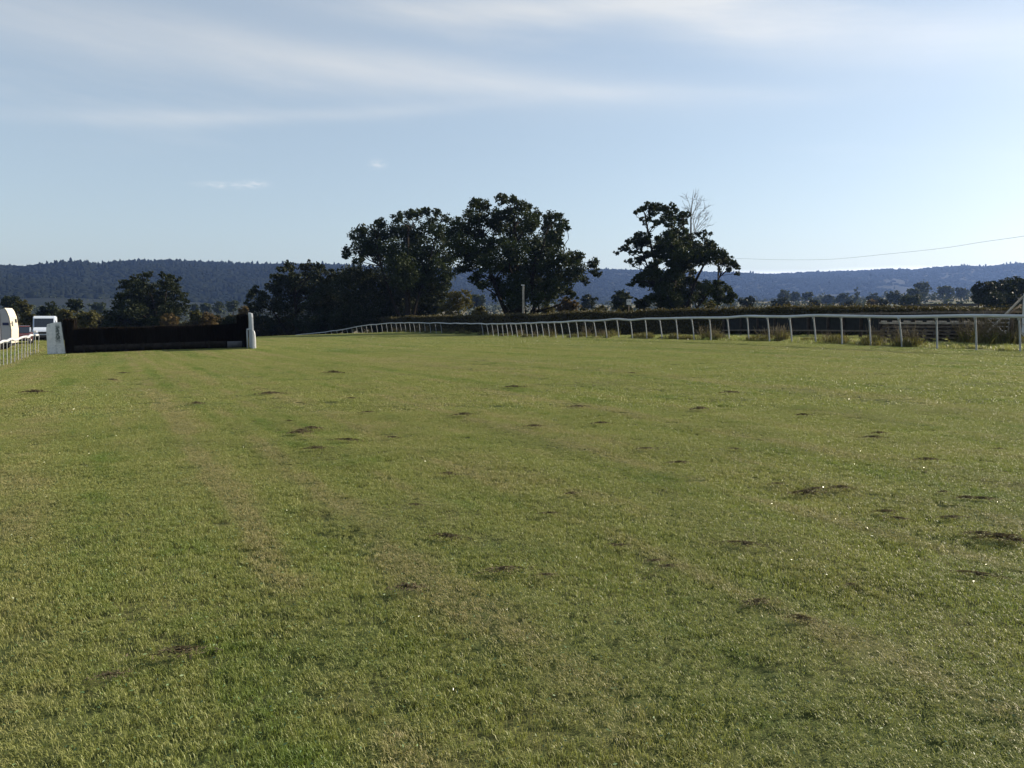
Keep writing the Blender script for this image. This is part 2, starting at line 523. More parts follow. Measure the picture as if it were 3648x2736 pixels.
def ground_material():
    m = bpy.data.materials.new('turf_and_fields'); m.use_nodes = True
    t = NT(m.node_tree)
    pos = t.n('ShaderNodeNewGeometry').outputs['Position']
    px, py, pz = t.sep(pos)
    cover = t.n('ShaderNodeAttribute', attribute_name='cover').outputs['Fac']     # 0 turf, 1 farmland, 2 wooded hill
    n1 = t.noise(pos, 0.6, 5, 0.65)
    turf = t.mix(t.ramp(n1, 0.35, 0.7), (0.060, 0.078, 0.024), (0.110, 0.108, 0.044))
    vo = t.n('ShaderNodeTexVoronoi'); vo.inputs['Scale'].default_value = 1 / 170.0
    warp = t.n('ShaderNodeVectorMath', operation='ADD')
    t.set(warp.inputs[0], pos)
    t.set(warp.inputs[1], t.vec(t.m('MULTIPLY', t.noise(pos, 0.006), 90), t.m('MULTIPLY', t.noise(pos, 0.007), 60), 0))
    t.set(vo.inputs['Vector'], warp.outputs[0])
    cr, cg, cbb = t.sep(vo.outputs['Color'])
    fld = t.mix(t.ramp(cr, 0.25, 0.75), (0.055, 0.066, 0.026), (0.15, 0.125, 0.068))
    fld = t.mix(t.m('MULTIPLY', t.noise(pos, 0.05, 4), 0.5), fld, (0.07, 0.075, 0.035))
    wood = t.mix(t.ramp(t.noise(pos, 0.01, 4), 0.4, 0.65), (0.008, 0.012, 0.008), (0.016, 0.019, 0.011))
    c = t.mix(t.m('MINIMUM', cover, 1.0), turf, fld)
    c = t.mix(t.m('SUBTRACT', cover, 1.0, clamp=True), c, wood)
    p = t.n('ShaderNodeBsdfPrincipled')
    t.set(p.inputs['Base Color'], c)
    p.inputs['Roughness'].default_value = 0.95
    p.inputs['Specular IOR Level'].default_value = 0.1
    bn = t.n('ShaderNodeBump'); bn.inputs['Strength'].default_value = 0.5; bn.inputs['Distance'].default_value = 0.05
    t.set(bn.inputs['Height'], t.noise(pos, 9.0, 4))
    t.set(p.inputs['Normal'], bn.outputs[0])
    o = t.n('ShaderNodeOutputMaterial'); t.set(o.inputs[0], p.outputs[0])
    return m


def build_ground():
    a_f = np.radians(np.arange(-44, 44.01, 0.22))
    a_c = np.radians(np.r_[np.arange(-180, -44, 4.0), ])
    a_d = np.radians(np.r_[np.arange(46, 180, 4.0)])
    A = np.r_[a_c, a_f, a_d]
    rad = np.r_[np.linspace(0.4, 8.7, 40), np.geomspace(9, 130, 110), np.geomspace(134, 1200, 40), np.linspace(1240, 4400, 74), np.geomspace(4600, 9000, 6)]
    AA, RR = np.meshgrid(A, rad)
    X, Y = RR * np.sin(AA), RR * np.cos(AA)
    Z = land(X, Y)
    Z = Z - 0.05 * np.clip((170 - RR) / 40, 0, 1)
    V = np.stack([X, Y, Z], -1).reshape(-1, 3)
    na, nr = len(A), len(rad)
    i = np.arange(nr - 1)[:, None]; j = np.arange(na)[None]; j2 = (j + 1) % na
    Q = np.stack([i * na + j, i * na + j2, (i + 1) * na + j2, (i + 1) * na + j], -1).reshape(-1, 4)[:, ::-1]
    r = RR.ravel(); rr, rz = ridge(AA.ravel())
    k0 = np.interp(AA.ravel(), [-0.2, 0.1], [0.2, 0.60])
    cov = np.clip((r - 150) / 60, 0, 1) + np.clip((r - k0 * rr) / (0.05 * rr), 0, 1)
    # close the hole at the feet of the camera
    V = np.vstack([V, [[0, 0, gz(0, 0)]]]); cov = np.r_[cov, 0]
    c = len(V) - 1
    k = np.arange(0, na - 1, 2)
    Q2 = np.stack([np.full(len(k), c), (k + 2) % na, (k + 1) % na, k], -1)[:, ::-1]
    me = mesh_np('ground', V, quads=np.vstack([Q, Q2]), attr={'cover': cov}, smooth=True)
    return tag(obj('ground', me, ground_material()), 'mown racecourse turf running out to farmland and wooded hills', 'ground', kind='structure')


build_ground()

# ------------------------------------------------------------------ leaves and trees
def leaf_cloud(centres, radii, n_per, size, seed, sub=0.30, flat=0.85, shell=(0.25, 1.0)):
    """leaf-sized quads gathered in small sprays over the lobes; returns verts, quads, rnd"""
    g = np.random.default_rng(seed)
    P, RN = [], []
    for c, r, n in zip(centres, radii, n_per):
        n = int(n)
        if n < 1: continue
        ns = max(5, n // 16)
        d = g.normal(size=(ns, 3)); d /= np.linalg.norm(d, axis=1)[:, None]
        rad = r * (g.uniform(shell[0] ** 2, shell[1] ** 2, ns) ** 0.5)
        sc = c + d * rad[:, None] * np.array([1, 1, flat])
        idx = g.integers(0, ns, n)
        sig = np.minimum(sub * r * 0.55, size * 2.2)
        p = sc[idx] + g.normal(size=(n, 3)) * sig * np.array([1, 1, 0.7])
        P.append(p)
        tone = g.uniform(0, 1, ns)
        RN.append(np.clip(0.65 * tone[idx] + 0.35 * g.uniform(0, 1, n), 0, 1))
    P = np.vstack(P); RN = np.concatenate(RN)
    n = len(P)
    a = g.normal(size=(n, 3)); a /= np.linalg.norm(a, axis=1)[:, None]
    b = g.normal(size=(n, 3)); b -= (a * b).sum(1)[:, None] * a; b /= np.linalg.norm(b, axis=1)[:, None]
    L = size * g.uniform(0.6, 1.35, n)[:, None]; Wd = L * g.uniform(0.45, 0.8, n)[:, None]
    V = np.stack([P - a * L * .5, P + b * Wd * .5 - a * L * .05, P + a * L * .5, P - b * Wd * .5 + a * L * .08], 1).reshape(-1, 3)
    Q = np.arange(4 * n).reshape(-1, 4)
    return V, Q, np.repeat(RN, 4)


def limb(p0, p1, r0, r1, g, bend=0.12, n=6, droop=0.0):
    p0, p1 = np.asarray(p0, float), np.asarray(p1, float)
    L = np.linalg.norm(p1 - p0)
    t = np.linspace(0, 1, n)[:, None]
    off = g.normal(size=3) * L * bend
    off2 = g.normal(size=3) * L * bend * 0.5
    path = p0 + (p1 - p0) * t + off * np.sin(t * PI) + off2 * np.sin(t * 2 * PI)
    path[:, 2] += np.sin(t[:, 0] * PI) * L * droop
    return path, np.linspace(r0, r1, n)


def tree(name, label, cat, lobes, D, leaf, mat, zoom, dens=1.0, seed=1, trunk=None, depth=0.55, group=None, size_mul=1.0, bark='bark', fill=0.0):
    """lobes: (x, y, r[, density]) in a zoomed view of the photo; zoom = (ox, oy, scale).  Each lobe is a ball of
    foliage at its own distance around D.  trunk: list of (base xy, top xy, r0, r1) in the same view."""
    g = np.random.default_rng(seed)
    ox, oy, sc = zoom
    mpp = D / F / 3.5625 / sc            # metres per zoomed pixel
    xs = np.array([l[0] for l in lobes], float); ys = np.array([l[1] for l in lobes], float)
    half = (xs.max() - xs.min()) * 0.5 * mpp + 1e-6
    cx = (xs.max() + xs.min()) / 2
    C, RD, N = [], [], []
    for l in lobes:
        r = l[2] * mpp * 1.08
        k = np.clip(1 - ((l[0] - cx) * mpp / (half + r)) ** 2, 0.05, 1) ** 0.5
        dd = g.uniform(-1, 1) * half * depth * k
        p = np.array(pix(ox + l[0] / sc, oy + l[1] / sc, D + dd))
        rr = r * (D + dd) / D
        C.append(p); RD.append(rr)
        N.append(dens * (l[3] if len(l) > 3 else 1.0) * 80.0 * rr ** 2 / leaf ** 2 * 0.62)
    C = np.array(C); RD = np.array(RD)
    base_xy = None
    if trunk:
        bx = pix(ox + trunk[0][0] / sc, oy, D)
        bz = gz(bx.x, D)
        base = Vector((bx.x, D, bz))
    else:
        bx = pix(ox + cx / sc, oy, D)
        base = Vector((bx.x, D, gz(bx.x, D)))
    root = empty(name, base, 0, label, cat, group)
    V, Q, rn = leaf_cloud(C, RD, N, leaf, seed + 5)
    zmin = land(V[:, 0], V[:, 1])
    keep = (V[:, 2].reshape(-1, 4).min(1) > zmin.reshape(-1, 4).max(1) - 0.05)
    V = V.reshape(-1, 4, 3)[keep].reshape(-1, 3); rn = rn.reshape(-1, 4)[keep].ravel()
    Q = np.arange(len(V)).reshape(-1, 4)
    V = V - np.array(base)
    obj('crown', mesh_np('crown', V, quads=Q, attr={'rnd': rn}), M[mat], root)
    items = []
    th = (C[:, 2].max() - base.z)
    if trunk:
        stems = []
        for (x0, x1, y1, r0, r1) in trunk:
            b0 = pix(ox + x0 / sc, oy, D); zb = gz(b0.x, D) - 0.25
            top = np.array(pix(ox + x1 / sc, oy + y1 / sc, D))
            p0 = np.array([b0.x, D, zb])
            path, rd = limb(p0, top, r0, r1, g, 0.03, 8)
            rd = rd.copy(); rd[0] *= 1.35
            items.append((path - np.array(base), rd)); stems.append((path, rd))
    else:
        top = C[np.argmax(C[:, 2])] * 0.4 + C.mean(0) * 0.6
        path, rd = limb(np.array([base.x, D, base.z - 0.2]), top, max(0.06, th * 0.028), max(0.03, th * 0.012), g, 0.04, 6)
        stems = [(path, rd)]; items.append((path - np.array(base), rd))
    # limbs: every lobe hangs on a bough that leaves a stem below it
    for c, r in zip(C, RD):
        best = None
        for path, rd in stems:
            cost = np.linalg.norm(path - c, axis=1) + 0.9 * np.maximum(path[:, 2] - (c[2] - 0.55 * np.linalg.norm(path[:, :2] - c[:2], axis=1)), 0)
            cost[0] += 50
            i = int(np.argmin(cost))
            if best is None or cost[i] < best[0]: best = (cost[i], path[i], rd[i])
        r0 = min(best[2] * 0.55, 0.05 + 0.03 * np.linalg.norm(best[1] - c))
        path, rd = limb(best[1], c, r0, max(0.012 * size_mul, r0 * 0.2), g, 0.10, 5, 0.05)
        items.append((path - np.array(base), rd))
        for _ in range(2):
            d = g.normal(size=3); d /= np.linalg.norm(d)
            e = c + d * r * 0.75
            path2, rd2 = limb(path[3], e, rd[3] * 0.7, 0.012 * size_mul, g, 0.12, 4)
            items.append((path2 - np.array(base), rd2))
    obj('trunk', tubes_mesh('trunk', items, 6), M[bark], root)
    return root


Z4 = (1150, 650, 2212 / 1050.0)
Z5 = (2100, 650, 1961 / 650.0)
Z2 = (0, 880, 2.212)
Z3 = (800, 900, 3.16)
Z6 = (2600, 850, 2212 / 1048.0)

# tallest oak
LB = [(1140, 160, 50), (1200, 170, 55), (1110, 250, 55), (1170, 280, 78), (1020, 310, 50), (985, 355, 52), (985, 430, 58, .9), (1000, 520, 60, .8), (1060, 360, 60), (1345, 135, 50), (1440, 128, 42), (1480, 190, 58), (1390, 245, 70),
      (1290, 270, 75), (1535, 195, 38), (1600, 230, 42), (1560, 300, 85), (1700, 270, 58), (1760, 262, 40), (1790, 320, 50), (1832, 335, 30), (1700, 360, 66), (1765, 385, 46), (1725, 420, 60), (1450, 370, 110), (1310, 330, 80), (1300, 460, 70),
      (1150, 400, 75), (1060, 450, 82), (1090, 530, 72, .9), (1200, 520, 105), (1420, 520, 115), (1580, 480, 95), (1700, 460, 75), (1765, 460, 34), (1650, 560, 95), (1780, 560, 85), (1880, 570, 68), (1935, 560, 40),
      (1900, 660, 78), (2030, 610, 50), (2050, 680, 40), (1970, 735, 38), (1840, 715, 75), (1700, 670, 98), (1550, 650, 108), (1400, 640, 98), (1260, 610, 95, .9), (1130, 610, 75, .8), (1040, 640, 60, .75),
      (1150, 715, 55), (1195, 775, 42), (1300, 750, 66), (1450, 760, 98), (1600, 780, 108), (1740, 790, 88), (1840, 820, 50), (1880, 850, 36), (1320, 835, 60), (1450, 870, 85), (1600, 870, 70), (1690, 870, 55), (1400, 940, 50), (1480, 950, 45)]
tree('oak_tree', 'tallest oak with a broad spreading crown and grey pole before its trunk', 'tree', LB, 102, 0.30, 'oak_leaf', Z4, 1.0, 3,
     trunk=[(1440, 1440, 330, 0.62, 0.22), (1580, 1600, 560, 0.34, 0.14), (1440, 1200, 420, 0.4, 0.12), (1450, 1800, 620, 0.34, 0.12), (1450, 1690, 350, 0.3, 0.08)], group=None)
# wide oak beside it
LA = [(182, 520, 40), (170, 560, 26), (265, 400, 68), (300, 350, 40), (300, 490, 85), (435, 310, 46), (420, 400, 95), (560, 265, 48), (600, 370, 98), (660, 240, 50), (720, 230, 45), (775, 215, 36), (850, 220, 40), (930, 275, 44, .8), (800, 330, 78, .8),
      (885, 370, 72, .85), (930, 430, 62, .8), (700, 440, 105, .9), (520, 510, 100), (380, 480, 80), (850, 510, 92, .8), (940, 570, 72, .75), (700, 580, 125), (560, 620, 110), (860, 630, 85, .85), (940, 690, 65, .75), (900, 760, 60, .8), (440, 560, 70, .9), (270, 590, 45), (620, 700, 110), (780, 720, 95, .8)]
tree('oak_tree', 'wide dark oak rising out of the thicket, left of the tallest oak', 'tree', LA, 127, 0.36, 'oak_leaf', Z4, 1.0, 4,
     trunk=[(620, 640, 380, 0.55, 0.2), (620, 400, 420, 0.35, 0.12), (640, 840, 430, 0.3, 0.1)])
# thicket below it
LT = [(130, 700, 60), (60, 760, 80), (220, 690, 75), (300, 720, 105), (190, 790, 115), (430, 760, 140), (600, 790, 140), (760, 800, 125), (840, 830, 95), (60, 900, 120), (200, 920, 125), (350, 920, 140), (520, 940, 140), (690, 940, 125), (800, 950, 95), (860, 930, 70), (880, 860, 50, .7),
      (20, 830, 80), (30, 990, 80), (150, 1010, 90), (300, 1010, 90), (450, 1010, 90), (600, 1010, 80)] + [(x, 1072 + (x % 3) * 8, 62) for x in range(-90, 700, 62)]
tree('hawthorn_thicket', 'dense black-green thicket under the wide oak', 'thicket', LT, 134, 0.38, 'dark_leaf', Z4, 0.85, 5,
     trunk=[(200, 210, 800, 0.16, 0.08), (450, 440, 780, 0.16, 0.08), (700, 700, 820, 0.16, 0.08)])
tree('field_shrub', 'loose leafy shrub between the thicket and the tallest oak', 'shrub', [(990, 850, 55, .8), (1060, 850, 48, .8), (1085, 900, 38, .7), (960, 900, 55, .8), (1020, 920, 55, .8), (920, 950, 50), (1110, 940, 26, .6), (990, 980, 50, .8)], 124, 0.30, 'olive_leaf', Z4, 0.8, 6)
# lone oak on the right with its gappy arms
LC = [(660, 250, 52), (740, 270, 56), (590, 270, 40), (500, 320, 33), (545, 290, 34), (690, 330, 52), (575, 400, 32), (640, 400, 40, .8), (700, 430, 38), (590, 440, 20), (680, 480, 18), (820, 285, 52), (890, 245, 34), (925, 300, 40), (850, 350, 62), (780, 410, 55, .8), (870, 440, 62, .8),
      (960, 380, 52, .8), (1010, 350, 44), (1060, 345, 32), (990, 450, 50, .75), (1040, 420, 36, .8), (900, 530, 66), (1000, 530, 60, .8),
      (540, 565, 46), (610, 580, 50), (520, 640, 75), (600, 645, 66), (425, 640, 40), (400, 700, 45), (345, 720, 36), (290, 755, 28), (460, 745, 40, .8), (530, 740, 42, .8), (440, 840, 36, .7), (505, 835, 42, .8), (560, 820, 42, .8), (620, 780, 50), (395, 850, 20, .7), (480, 890, 22, .7), (530, 870, 25),
      (745, 610, 46), (780, 680, 78), (850, 600, 85), (900, 700, 115), (1000, 620, 62), (1080, 590, 52), (1060, 680, 52, .8), (800, 780, 85), (900, 850, 95), (700, 770, 55, .9), (760, 700, 60),
      (1180, 560, 34), (1240, 540, 32), (1300, 555, 24), (1230, 600, 32), (1280, 650, 55), (1200, 720, 76), (1330, 700, 56), (1400, 760, 58), (1300, 800, 88), (1450, 780, 48), (1180, 820, 86), (1420, 850, 66), (1500, 845, 56), (1550, 880, 46), (1595, 920, 34), (1580, 980, 30), (1500, 930, 36), (1100, 800, 76), (1060, 900, 60), (1400, 930, 35, .7),
      (680, 900, 60), (640, 960, 62), (720, 980, 76), (560, 1000, 56), (500, 1040, 48), (455, 1090, 40), (560, 1080, 58), (680, 1080, 86), (800, 1050, 86), (900, 980, 84), (800, 1150, 105), (950, 1130, 105), (980, 1030, 70),
      (1150, 1120, 70, .8), (1250, 1120, 80, .8), (1370, 1100, 56), (1415, 1075, 32), (1350, 1180, 78), (1470, 1140, 56), (1540, 1210, 54), (1480, 1260, 66), (1400, 1250, 68), (1200, 1220, 98), (1050, 1230, 98), (900, 1260, 98), (760, 1260, 84), (660, 1240, 60), (1300, 1310, 50, .7), (1000, 1330, 70), (800, 1340, 70), (1120, 690, 66), (1130, 770, 78), (1010, 760, 84), (1000, 870, 88), (960, 940, 88), (1100, 960, 46, .8), (1080, 1060, 60), (720, 850, 55)]
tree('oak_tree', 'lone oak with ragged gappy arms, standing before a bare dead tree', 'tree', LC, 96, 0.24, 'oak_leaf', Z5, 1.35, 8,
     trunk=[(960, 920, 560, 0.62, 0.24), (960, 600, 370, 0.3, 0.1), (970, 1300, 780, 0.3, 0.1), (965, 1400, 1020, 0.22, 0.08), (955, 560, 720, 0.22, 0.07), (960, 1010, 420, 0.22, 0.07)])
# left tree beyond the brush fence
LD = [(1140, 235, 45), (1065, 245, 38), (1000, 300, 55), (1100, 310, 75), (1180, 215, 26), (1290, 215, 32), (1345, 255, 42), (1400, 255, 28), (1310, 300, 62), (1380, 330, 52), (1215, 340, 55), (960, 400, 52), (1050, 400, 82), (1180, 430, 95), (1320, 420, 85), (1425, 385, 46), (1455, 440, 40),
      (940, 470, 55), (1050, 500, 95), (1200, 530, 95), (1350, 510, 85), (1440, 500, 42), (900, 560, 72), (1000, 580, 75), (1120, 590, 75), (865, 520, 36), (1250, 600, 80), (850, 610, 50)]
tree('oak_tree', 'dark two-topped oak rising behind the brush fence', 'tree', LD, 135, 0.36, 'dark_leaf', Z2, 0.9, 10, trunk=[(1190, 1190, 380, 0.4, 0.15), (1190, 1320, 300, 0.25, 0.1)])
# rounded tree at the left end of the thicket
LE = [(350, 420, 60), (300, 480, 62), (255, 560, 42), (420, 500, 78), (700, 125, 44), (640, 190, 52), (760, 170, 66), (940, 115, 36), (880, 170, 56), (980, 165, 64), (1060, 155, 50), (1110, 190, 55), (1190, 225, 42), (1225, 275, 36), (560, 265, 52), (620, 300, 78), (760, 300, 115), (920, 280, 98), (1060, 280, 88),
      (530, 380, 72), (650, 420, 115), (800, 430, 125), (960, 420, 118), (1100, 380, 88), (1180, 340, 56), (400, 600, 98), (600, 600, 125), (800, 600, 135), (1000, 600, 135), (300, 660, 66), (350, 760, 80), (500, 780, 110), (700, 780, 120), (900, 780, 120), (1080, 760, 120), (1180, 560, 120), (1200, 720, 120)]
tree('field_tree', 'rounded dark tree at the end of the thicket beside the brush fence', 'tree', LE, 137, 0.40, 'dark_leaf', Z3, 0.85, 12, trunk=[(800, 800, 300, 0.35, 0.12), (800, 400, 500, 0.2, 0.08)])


# smaller and farther trees, read off the photo one by one
def small_tree(name, label, cat, x, y, r, D, mat, seed, zoom, shape='round', dens=0.8, leaf=None, group=None):
    g = random.Random(seed)
    lobes = []
    if shape == 'cone':
        for k in range(7):
            f = k / 6
            lobes.append((x + g.uniform(-.1, .1) * r, y - r + 2 * r * f, r * (0.10 + 0.38 * f)))
    else:
        n = 9
        for k in range(n):
            a = 2 * PI * k / n + g.uniform(-.3, .3)
            q = r * g.uniform(0.42, 0.62)
            lobes.append((x + math.cos(a) * q * 1.15, y + math.sin(a) * q * (0.85 if shape == 'round' else 0.55), r * g.uniform(0.36, 0.52)))
        lobes.append((x, y, r * 0.6)); lobes.append((x, y + r * 0.5, r * 0.55)); lobes.append((x + r * .4, y + r * 0.75, r * 0.4)); lobes.append((x - r * .4, y + r * 0.75, r * 0.4))
    leaf = leaf or max(0.3, D * 0.0030)
    return tree(name, label, cat, lobes, D, leaf, mat, zoom, dens, seed, depth=0.7, group=group, size_mul=max(1, D / 150))


# left, behind the vehicles and the brush fence
for (nm, lb, ct, x, y, r, D, mt, sh) in [
    ('field_tree', 'dark tree behind the grey horsebox, at the edge of the hills', 'tree', 90, 440, 80, 190, 'dark_leaf', 'round'),
    ('field_tree', 'brownish slender tree just right of the grey horsebox', 'tree', 190, 470, 62, 170, 'olive_leaf', 'round'),
    ('field_shrub', 'olive shrub between the horsebox and the white van', 'shrub', 230, 560, 70, 150, 'olive_leaf', 'round'),
    ('field_tree', 'round dark tree directly above the white van', 'tree', 400, 510, 85, 165, 'dark_leaf', 'round'),
    ('field_tree', 'dark domed tree between the van and the two-topped oak', 'tree', 590, 450, 62, 180, 'dark_leaf', 'round'),
    ('field_shrub', 'olive-tipped shrub behind the left end of the brush fence', 'shrub', 520, 540, 72, 150, 'olive_leaf', 'round'),
    ('field_shrub', 'tawny sloping shrub beside the two-topped oak', 'shrub', 690, 560, 85, 145, 'olive_leaf', 'round'),
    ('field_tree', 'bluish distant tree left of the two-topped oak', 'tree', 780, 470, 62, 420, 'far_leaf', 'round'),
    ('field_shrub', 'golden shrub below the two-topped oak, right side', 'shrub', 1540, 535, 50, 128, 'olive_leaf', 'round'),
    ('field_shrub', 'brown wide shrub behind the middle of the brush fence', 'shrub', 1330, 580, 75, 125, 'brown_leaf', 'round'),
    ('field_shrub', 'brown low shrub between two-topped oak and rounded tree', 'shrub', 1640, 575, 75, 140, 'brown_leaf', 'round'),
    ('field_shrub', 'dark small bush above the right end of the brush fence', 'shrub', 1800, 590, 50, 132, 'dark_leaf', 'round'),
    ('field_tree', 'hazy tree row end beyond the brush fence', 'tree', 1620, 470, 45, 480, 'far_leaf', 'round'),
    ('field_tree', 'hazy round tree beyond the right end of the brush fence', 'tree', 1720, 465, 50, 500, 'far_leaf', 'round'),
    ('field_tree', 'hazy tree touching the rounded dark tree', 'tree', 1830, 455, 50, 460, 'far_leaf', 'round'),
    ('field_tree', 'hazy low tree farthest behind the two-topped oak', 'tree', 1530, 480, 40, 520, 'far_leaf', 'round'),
    ('field_shrub', 'russet bush above the right wing of the brush fence', 'shrub', 1920, 500, 42, 128, 'brown_leaf', 'round'),
]:
    small_tree(nm, lb, ct, x, y, r, D, mt, int(x * 7 + y), Z2, sh, dens=0.75)
# between and behind the oaks
for (nm, lb, ct, x, y, r, D, mt, sh) in [
    ('field_tree', 'bluish rounded tree seen through the gap left of the tallest oak', 'tree', 1160, 880, 62, 420, 'far_leaf', 'round'),
    ('field_shrub', 'leafy bush left of the tallest oak trunk', 'shrub', 1180, 975, 60, 112, 'olive_leaf', 'round'),
    ('field_shrub', 'pale bramble bush right of the tallest oak trunk', 'shrub', 1690, 970, 60, 108, 'olive_leaf', 'round'),
    ('field_shrub', 'brown dense bush under the right arm of the tallest oak', 'shrub', 1830, 930, 85, 112, 'brown_leaf', 'round'),
    ('field_tree', 'dark dome of a tree between the two oaks, left one', 'tree', 1990, 890, 62, 230, 'dark_leaf', 'round'),
    ('field_shrub', 'dark low bush beneath the gap between the oaks', 'shrub', 1960, 980, 50, 104, 'dark_leaf', 'round'),
    ('field_shrub', 'olive bush right of the dark low bush', 'shrub', 2080, 970, 60, 106, 'olive_leaf', 'round'),
]:
    small_tree(nm, lb, ct, x, y, r, D, mt, int(x * 7 + y), Z4, sh, dens=0.8)
for (nm, lb, ct, x, y, r, D, mt, sh) in [
    ('field_tree', 'dark rounded tree behind the small white sign', 'tree', 350, 1260, 120, 150, 'dark_leaf', 'round'),
    ('field_shrub', 'weedy olive bush at the foot of the small white sign', 'shrub', 380, 1380, 85, 98, 'olive_leaf', 'round'),
    ('field_shrub', 'low bush at the left foot of the lone oak', 'shrub', 580, 1290, 90, 100, 'dark_leaf', 'round'),
    ('field_shrub', 'pale scrubby bush at the right foot of the lone oak', 'shrub', 1290, 1330, 60, 92, 'olive_leaf', 'round'),
]:
    small_tree(nm, lb, ct, x, y, r, D, mt, int(x * 7 + y), Z5, sh, dens=0.8)
# the far fields on the right
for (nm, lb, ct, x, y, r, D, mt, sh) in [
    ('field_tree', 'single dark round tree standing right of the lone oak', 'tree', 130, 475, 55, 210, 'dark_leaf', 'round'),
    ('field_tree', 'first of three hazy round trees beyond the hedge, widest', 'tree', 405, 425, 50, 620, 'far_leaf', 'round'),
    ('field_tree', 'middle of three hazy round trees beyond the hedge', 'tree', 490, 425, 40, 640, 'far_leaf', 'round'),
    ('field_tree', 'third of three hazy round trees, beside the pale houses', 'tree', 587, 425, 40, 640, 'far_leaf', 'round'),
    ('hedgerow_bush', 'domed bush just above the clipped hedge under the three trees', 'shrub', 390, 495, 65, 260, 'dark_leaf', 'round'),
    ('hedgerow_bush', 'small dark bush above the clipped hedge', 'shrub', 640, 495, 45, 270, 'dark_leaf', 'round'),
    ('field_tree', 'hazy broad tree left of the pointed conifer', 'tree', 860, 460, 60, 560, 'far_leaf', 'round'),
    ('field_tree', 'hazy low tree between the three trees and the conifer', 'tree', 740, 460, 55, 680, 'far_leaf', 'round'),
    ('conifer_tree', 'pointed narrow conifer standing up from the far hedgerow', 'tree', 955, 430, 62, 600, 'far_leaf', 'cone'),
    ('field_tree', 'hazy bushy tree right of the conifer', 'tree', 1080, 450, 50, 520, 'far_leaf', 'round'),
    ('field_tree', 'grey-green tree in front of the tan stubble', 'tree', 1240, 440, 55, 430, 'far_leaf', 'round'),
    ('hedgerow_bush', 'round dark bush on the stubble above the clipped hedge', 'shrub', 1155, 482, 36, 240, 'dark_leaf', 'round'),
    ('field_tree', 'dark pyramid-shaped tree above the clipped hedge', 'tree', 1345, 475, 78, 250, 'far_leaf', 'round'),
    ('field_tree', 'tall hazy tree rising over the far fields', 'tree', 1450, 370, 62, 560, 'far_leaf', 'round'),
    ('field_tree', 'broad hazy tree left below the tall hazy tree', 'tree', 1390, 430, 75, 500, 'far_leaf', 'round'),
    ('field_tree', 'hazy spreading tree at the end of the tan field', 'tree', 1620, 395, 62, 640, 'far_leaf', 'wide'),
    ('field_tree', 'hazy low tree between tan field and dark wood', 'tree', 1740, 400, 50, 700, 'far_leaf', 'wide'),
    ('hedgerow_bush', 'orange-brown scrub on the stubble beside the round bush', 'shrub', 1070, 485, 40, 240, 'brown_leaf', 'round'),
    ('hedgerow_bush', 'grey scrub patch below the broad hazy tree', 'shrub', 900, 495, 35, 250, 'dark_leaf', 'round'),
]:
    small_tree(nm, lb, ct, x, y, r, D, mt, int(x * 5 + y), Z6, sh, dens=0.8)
# dark group of trees at the right edge
for k, (x, y, r, D, lb) in enumerate([
    (1930, 400, 95, 130, 'dark sloping tree at the near end of the right-hand tree group'), (2050, 400, 115, 138, 'dark high tree in the middle of the right-hand tree group'),
    (2170, 390, 120, 132, 'dark tree behind the white wing panel and its prop'), (1990, 470, 85, 120, 'dark lower bush in front of the right-hand tree group'),
    (2110, 480, 95, 122, 'dark dense bush behind the slanting prop'), (2260, 400, 120, 140, 'dark tree ending the right-hand tree group'), (1860, 440, 45, 150, 'small spiky tree at the edge of the right-hand tree group')]):
    small_tree('field_tree', lb, 'tree', x, y, r, D, 'dark_leaf', 300 + k, Z6, 'round', dens=0.9)


# overgrown field boundary behind the brush fence and the parked vehicles
def overgrown_hedge():
    g = np.random.default_rng(91)
    C, RD = [], []
    for sx in np.arange(-120, 1180, 11):
        D = 150 + 12 * math.sin(sx * 0.004) + g.uniform(-2, 2)
        top = 1128 + 10 * math.sin(sx * 0.013) + 8 * math.sin(sx * 0.041) + g.uniform(-5, 5)
        p = pix(sx, top, D)
        zb = gz(p.x, D)
        r = g.uniform(1.0, 1.5)
        z = p.z - r
        while z > zb - 0.4:
            C.append((p.x + g.normal() * .3, D + g.normal() * .6, z)); RD.append(r); z -= 1.25
    C = np.array(C); RD = np.array(RD)
    V, Q, rn = leaf_cloud(C, RD, np.full(len(RD), 300), 0.42, 92)
    o = np.array([C[:, 0].mean(), 150.0, gz(C[:, 0].mean(), 150.0)])
    root = empty('overgrown_hedge', o, 0, 'dark overgrown hedge behind the brush fence and the parked vehicles', 'hedge')
    obj('foliage', mesh_np('overgrown_hedge', V - o, quads=Q, attr={'rnd': rn}), M['dark_olive'], root)
    items = [(limb(np.array([c[0], c[1], gz(c[0], c[1]) - 0.1]), c, 0.07, 0.02, g, 0.05, 4)[0] - o, np.array([.07, .05, .04, .02])) for c in C[::9]]
    for it in items:
        obj('stem', tubes_mesh('hedge_stem', [it], 5), M['bark'], root)


overgrown_hedge()

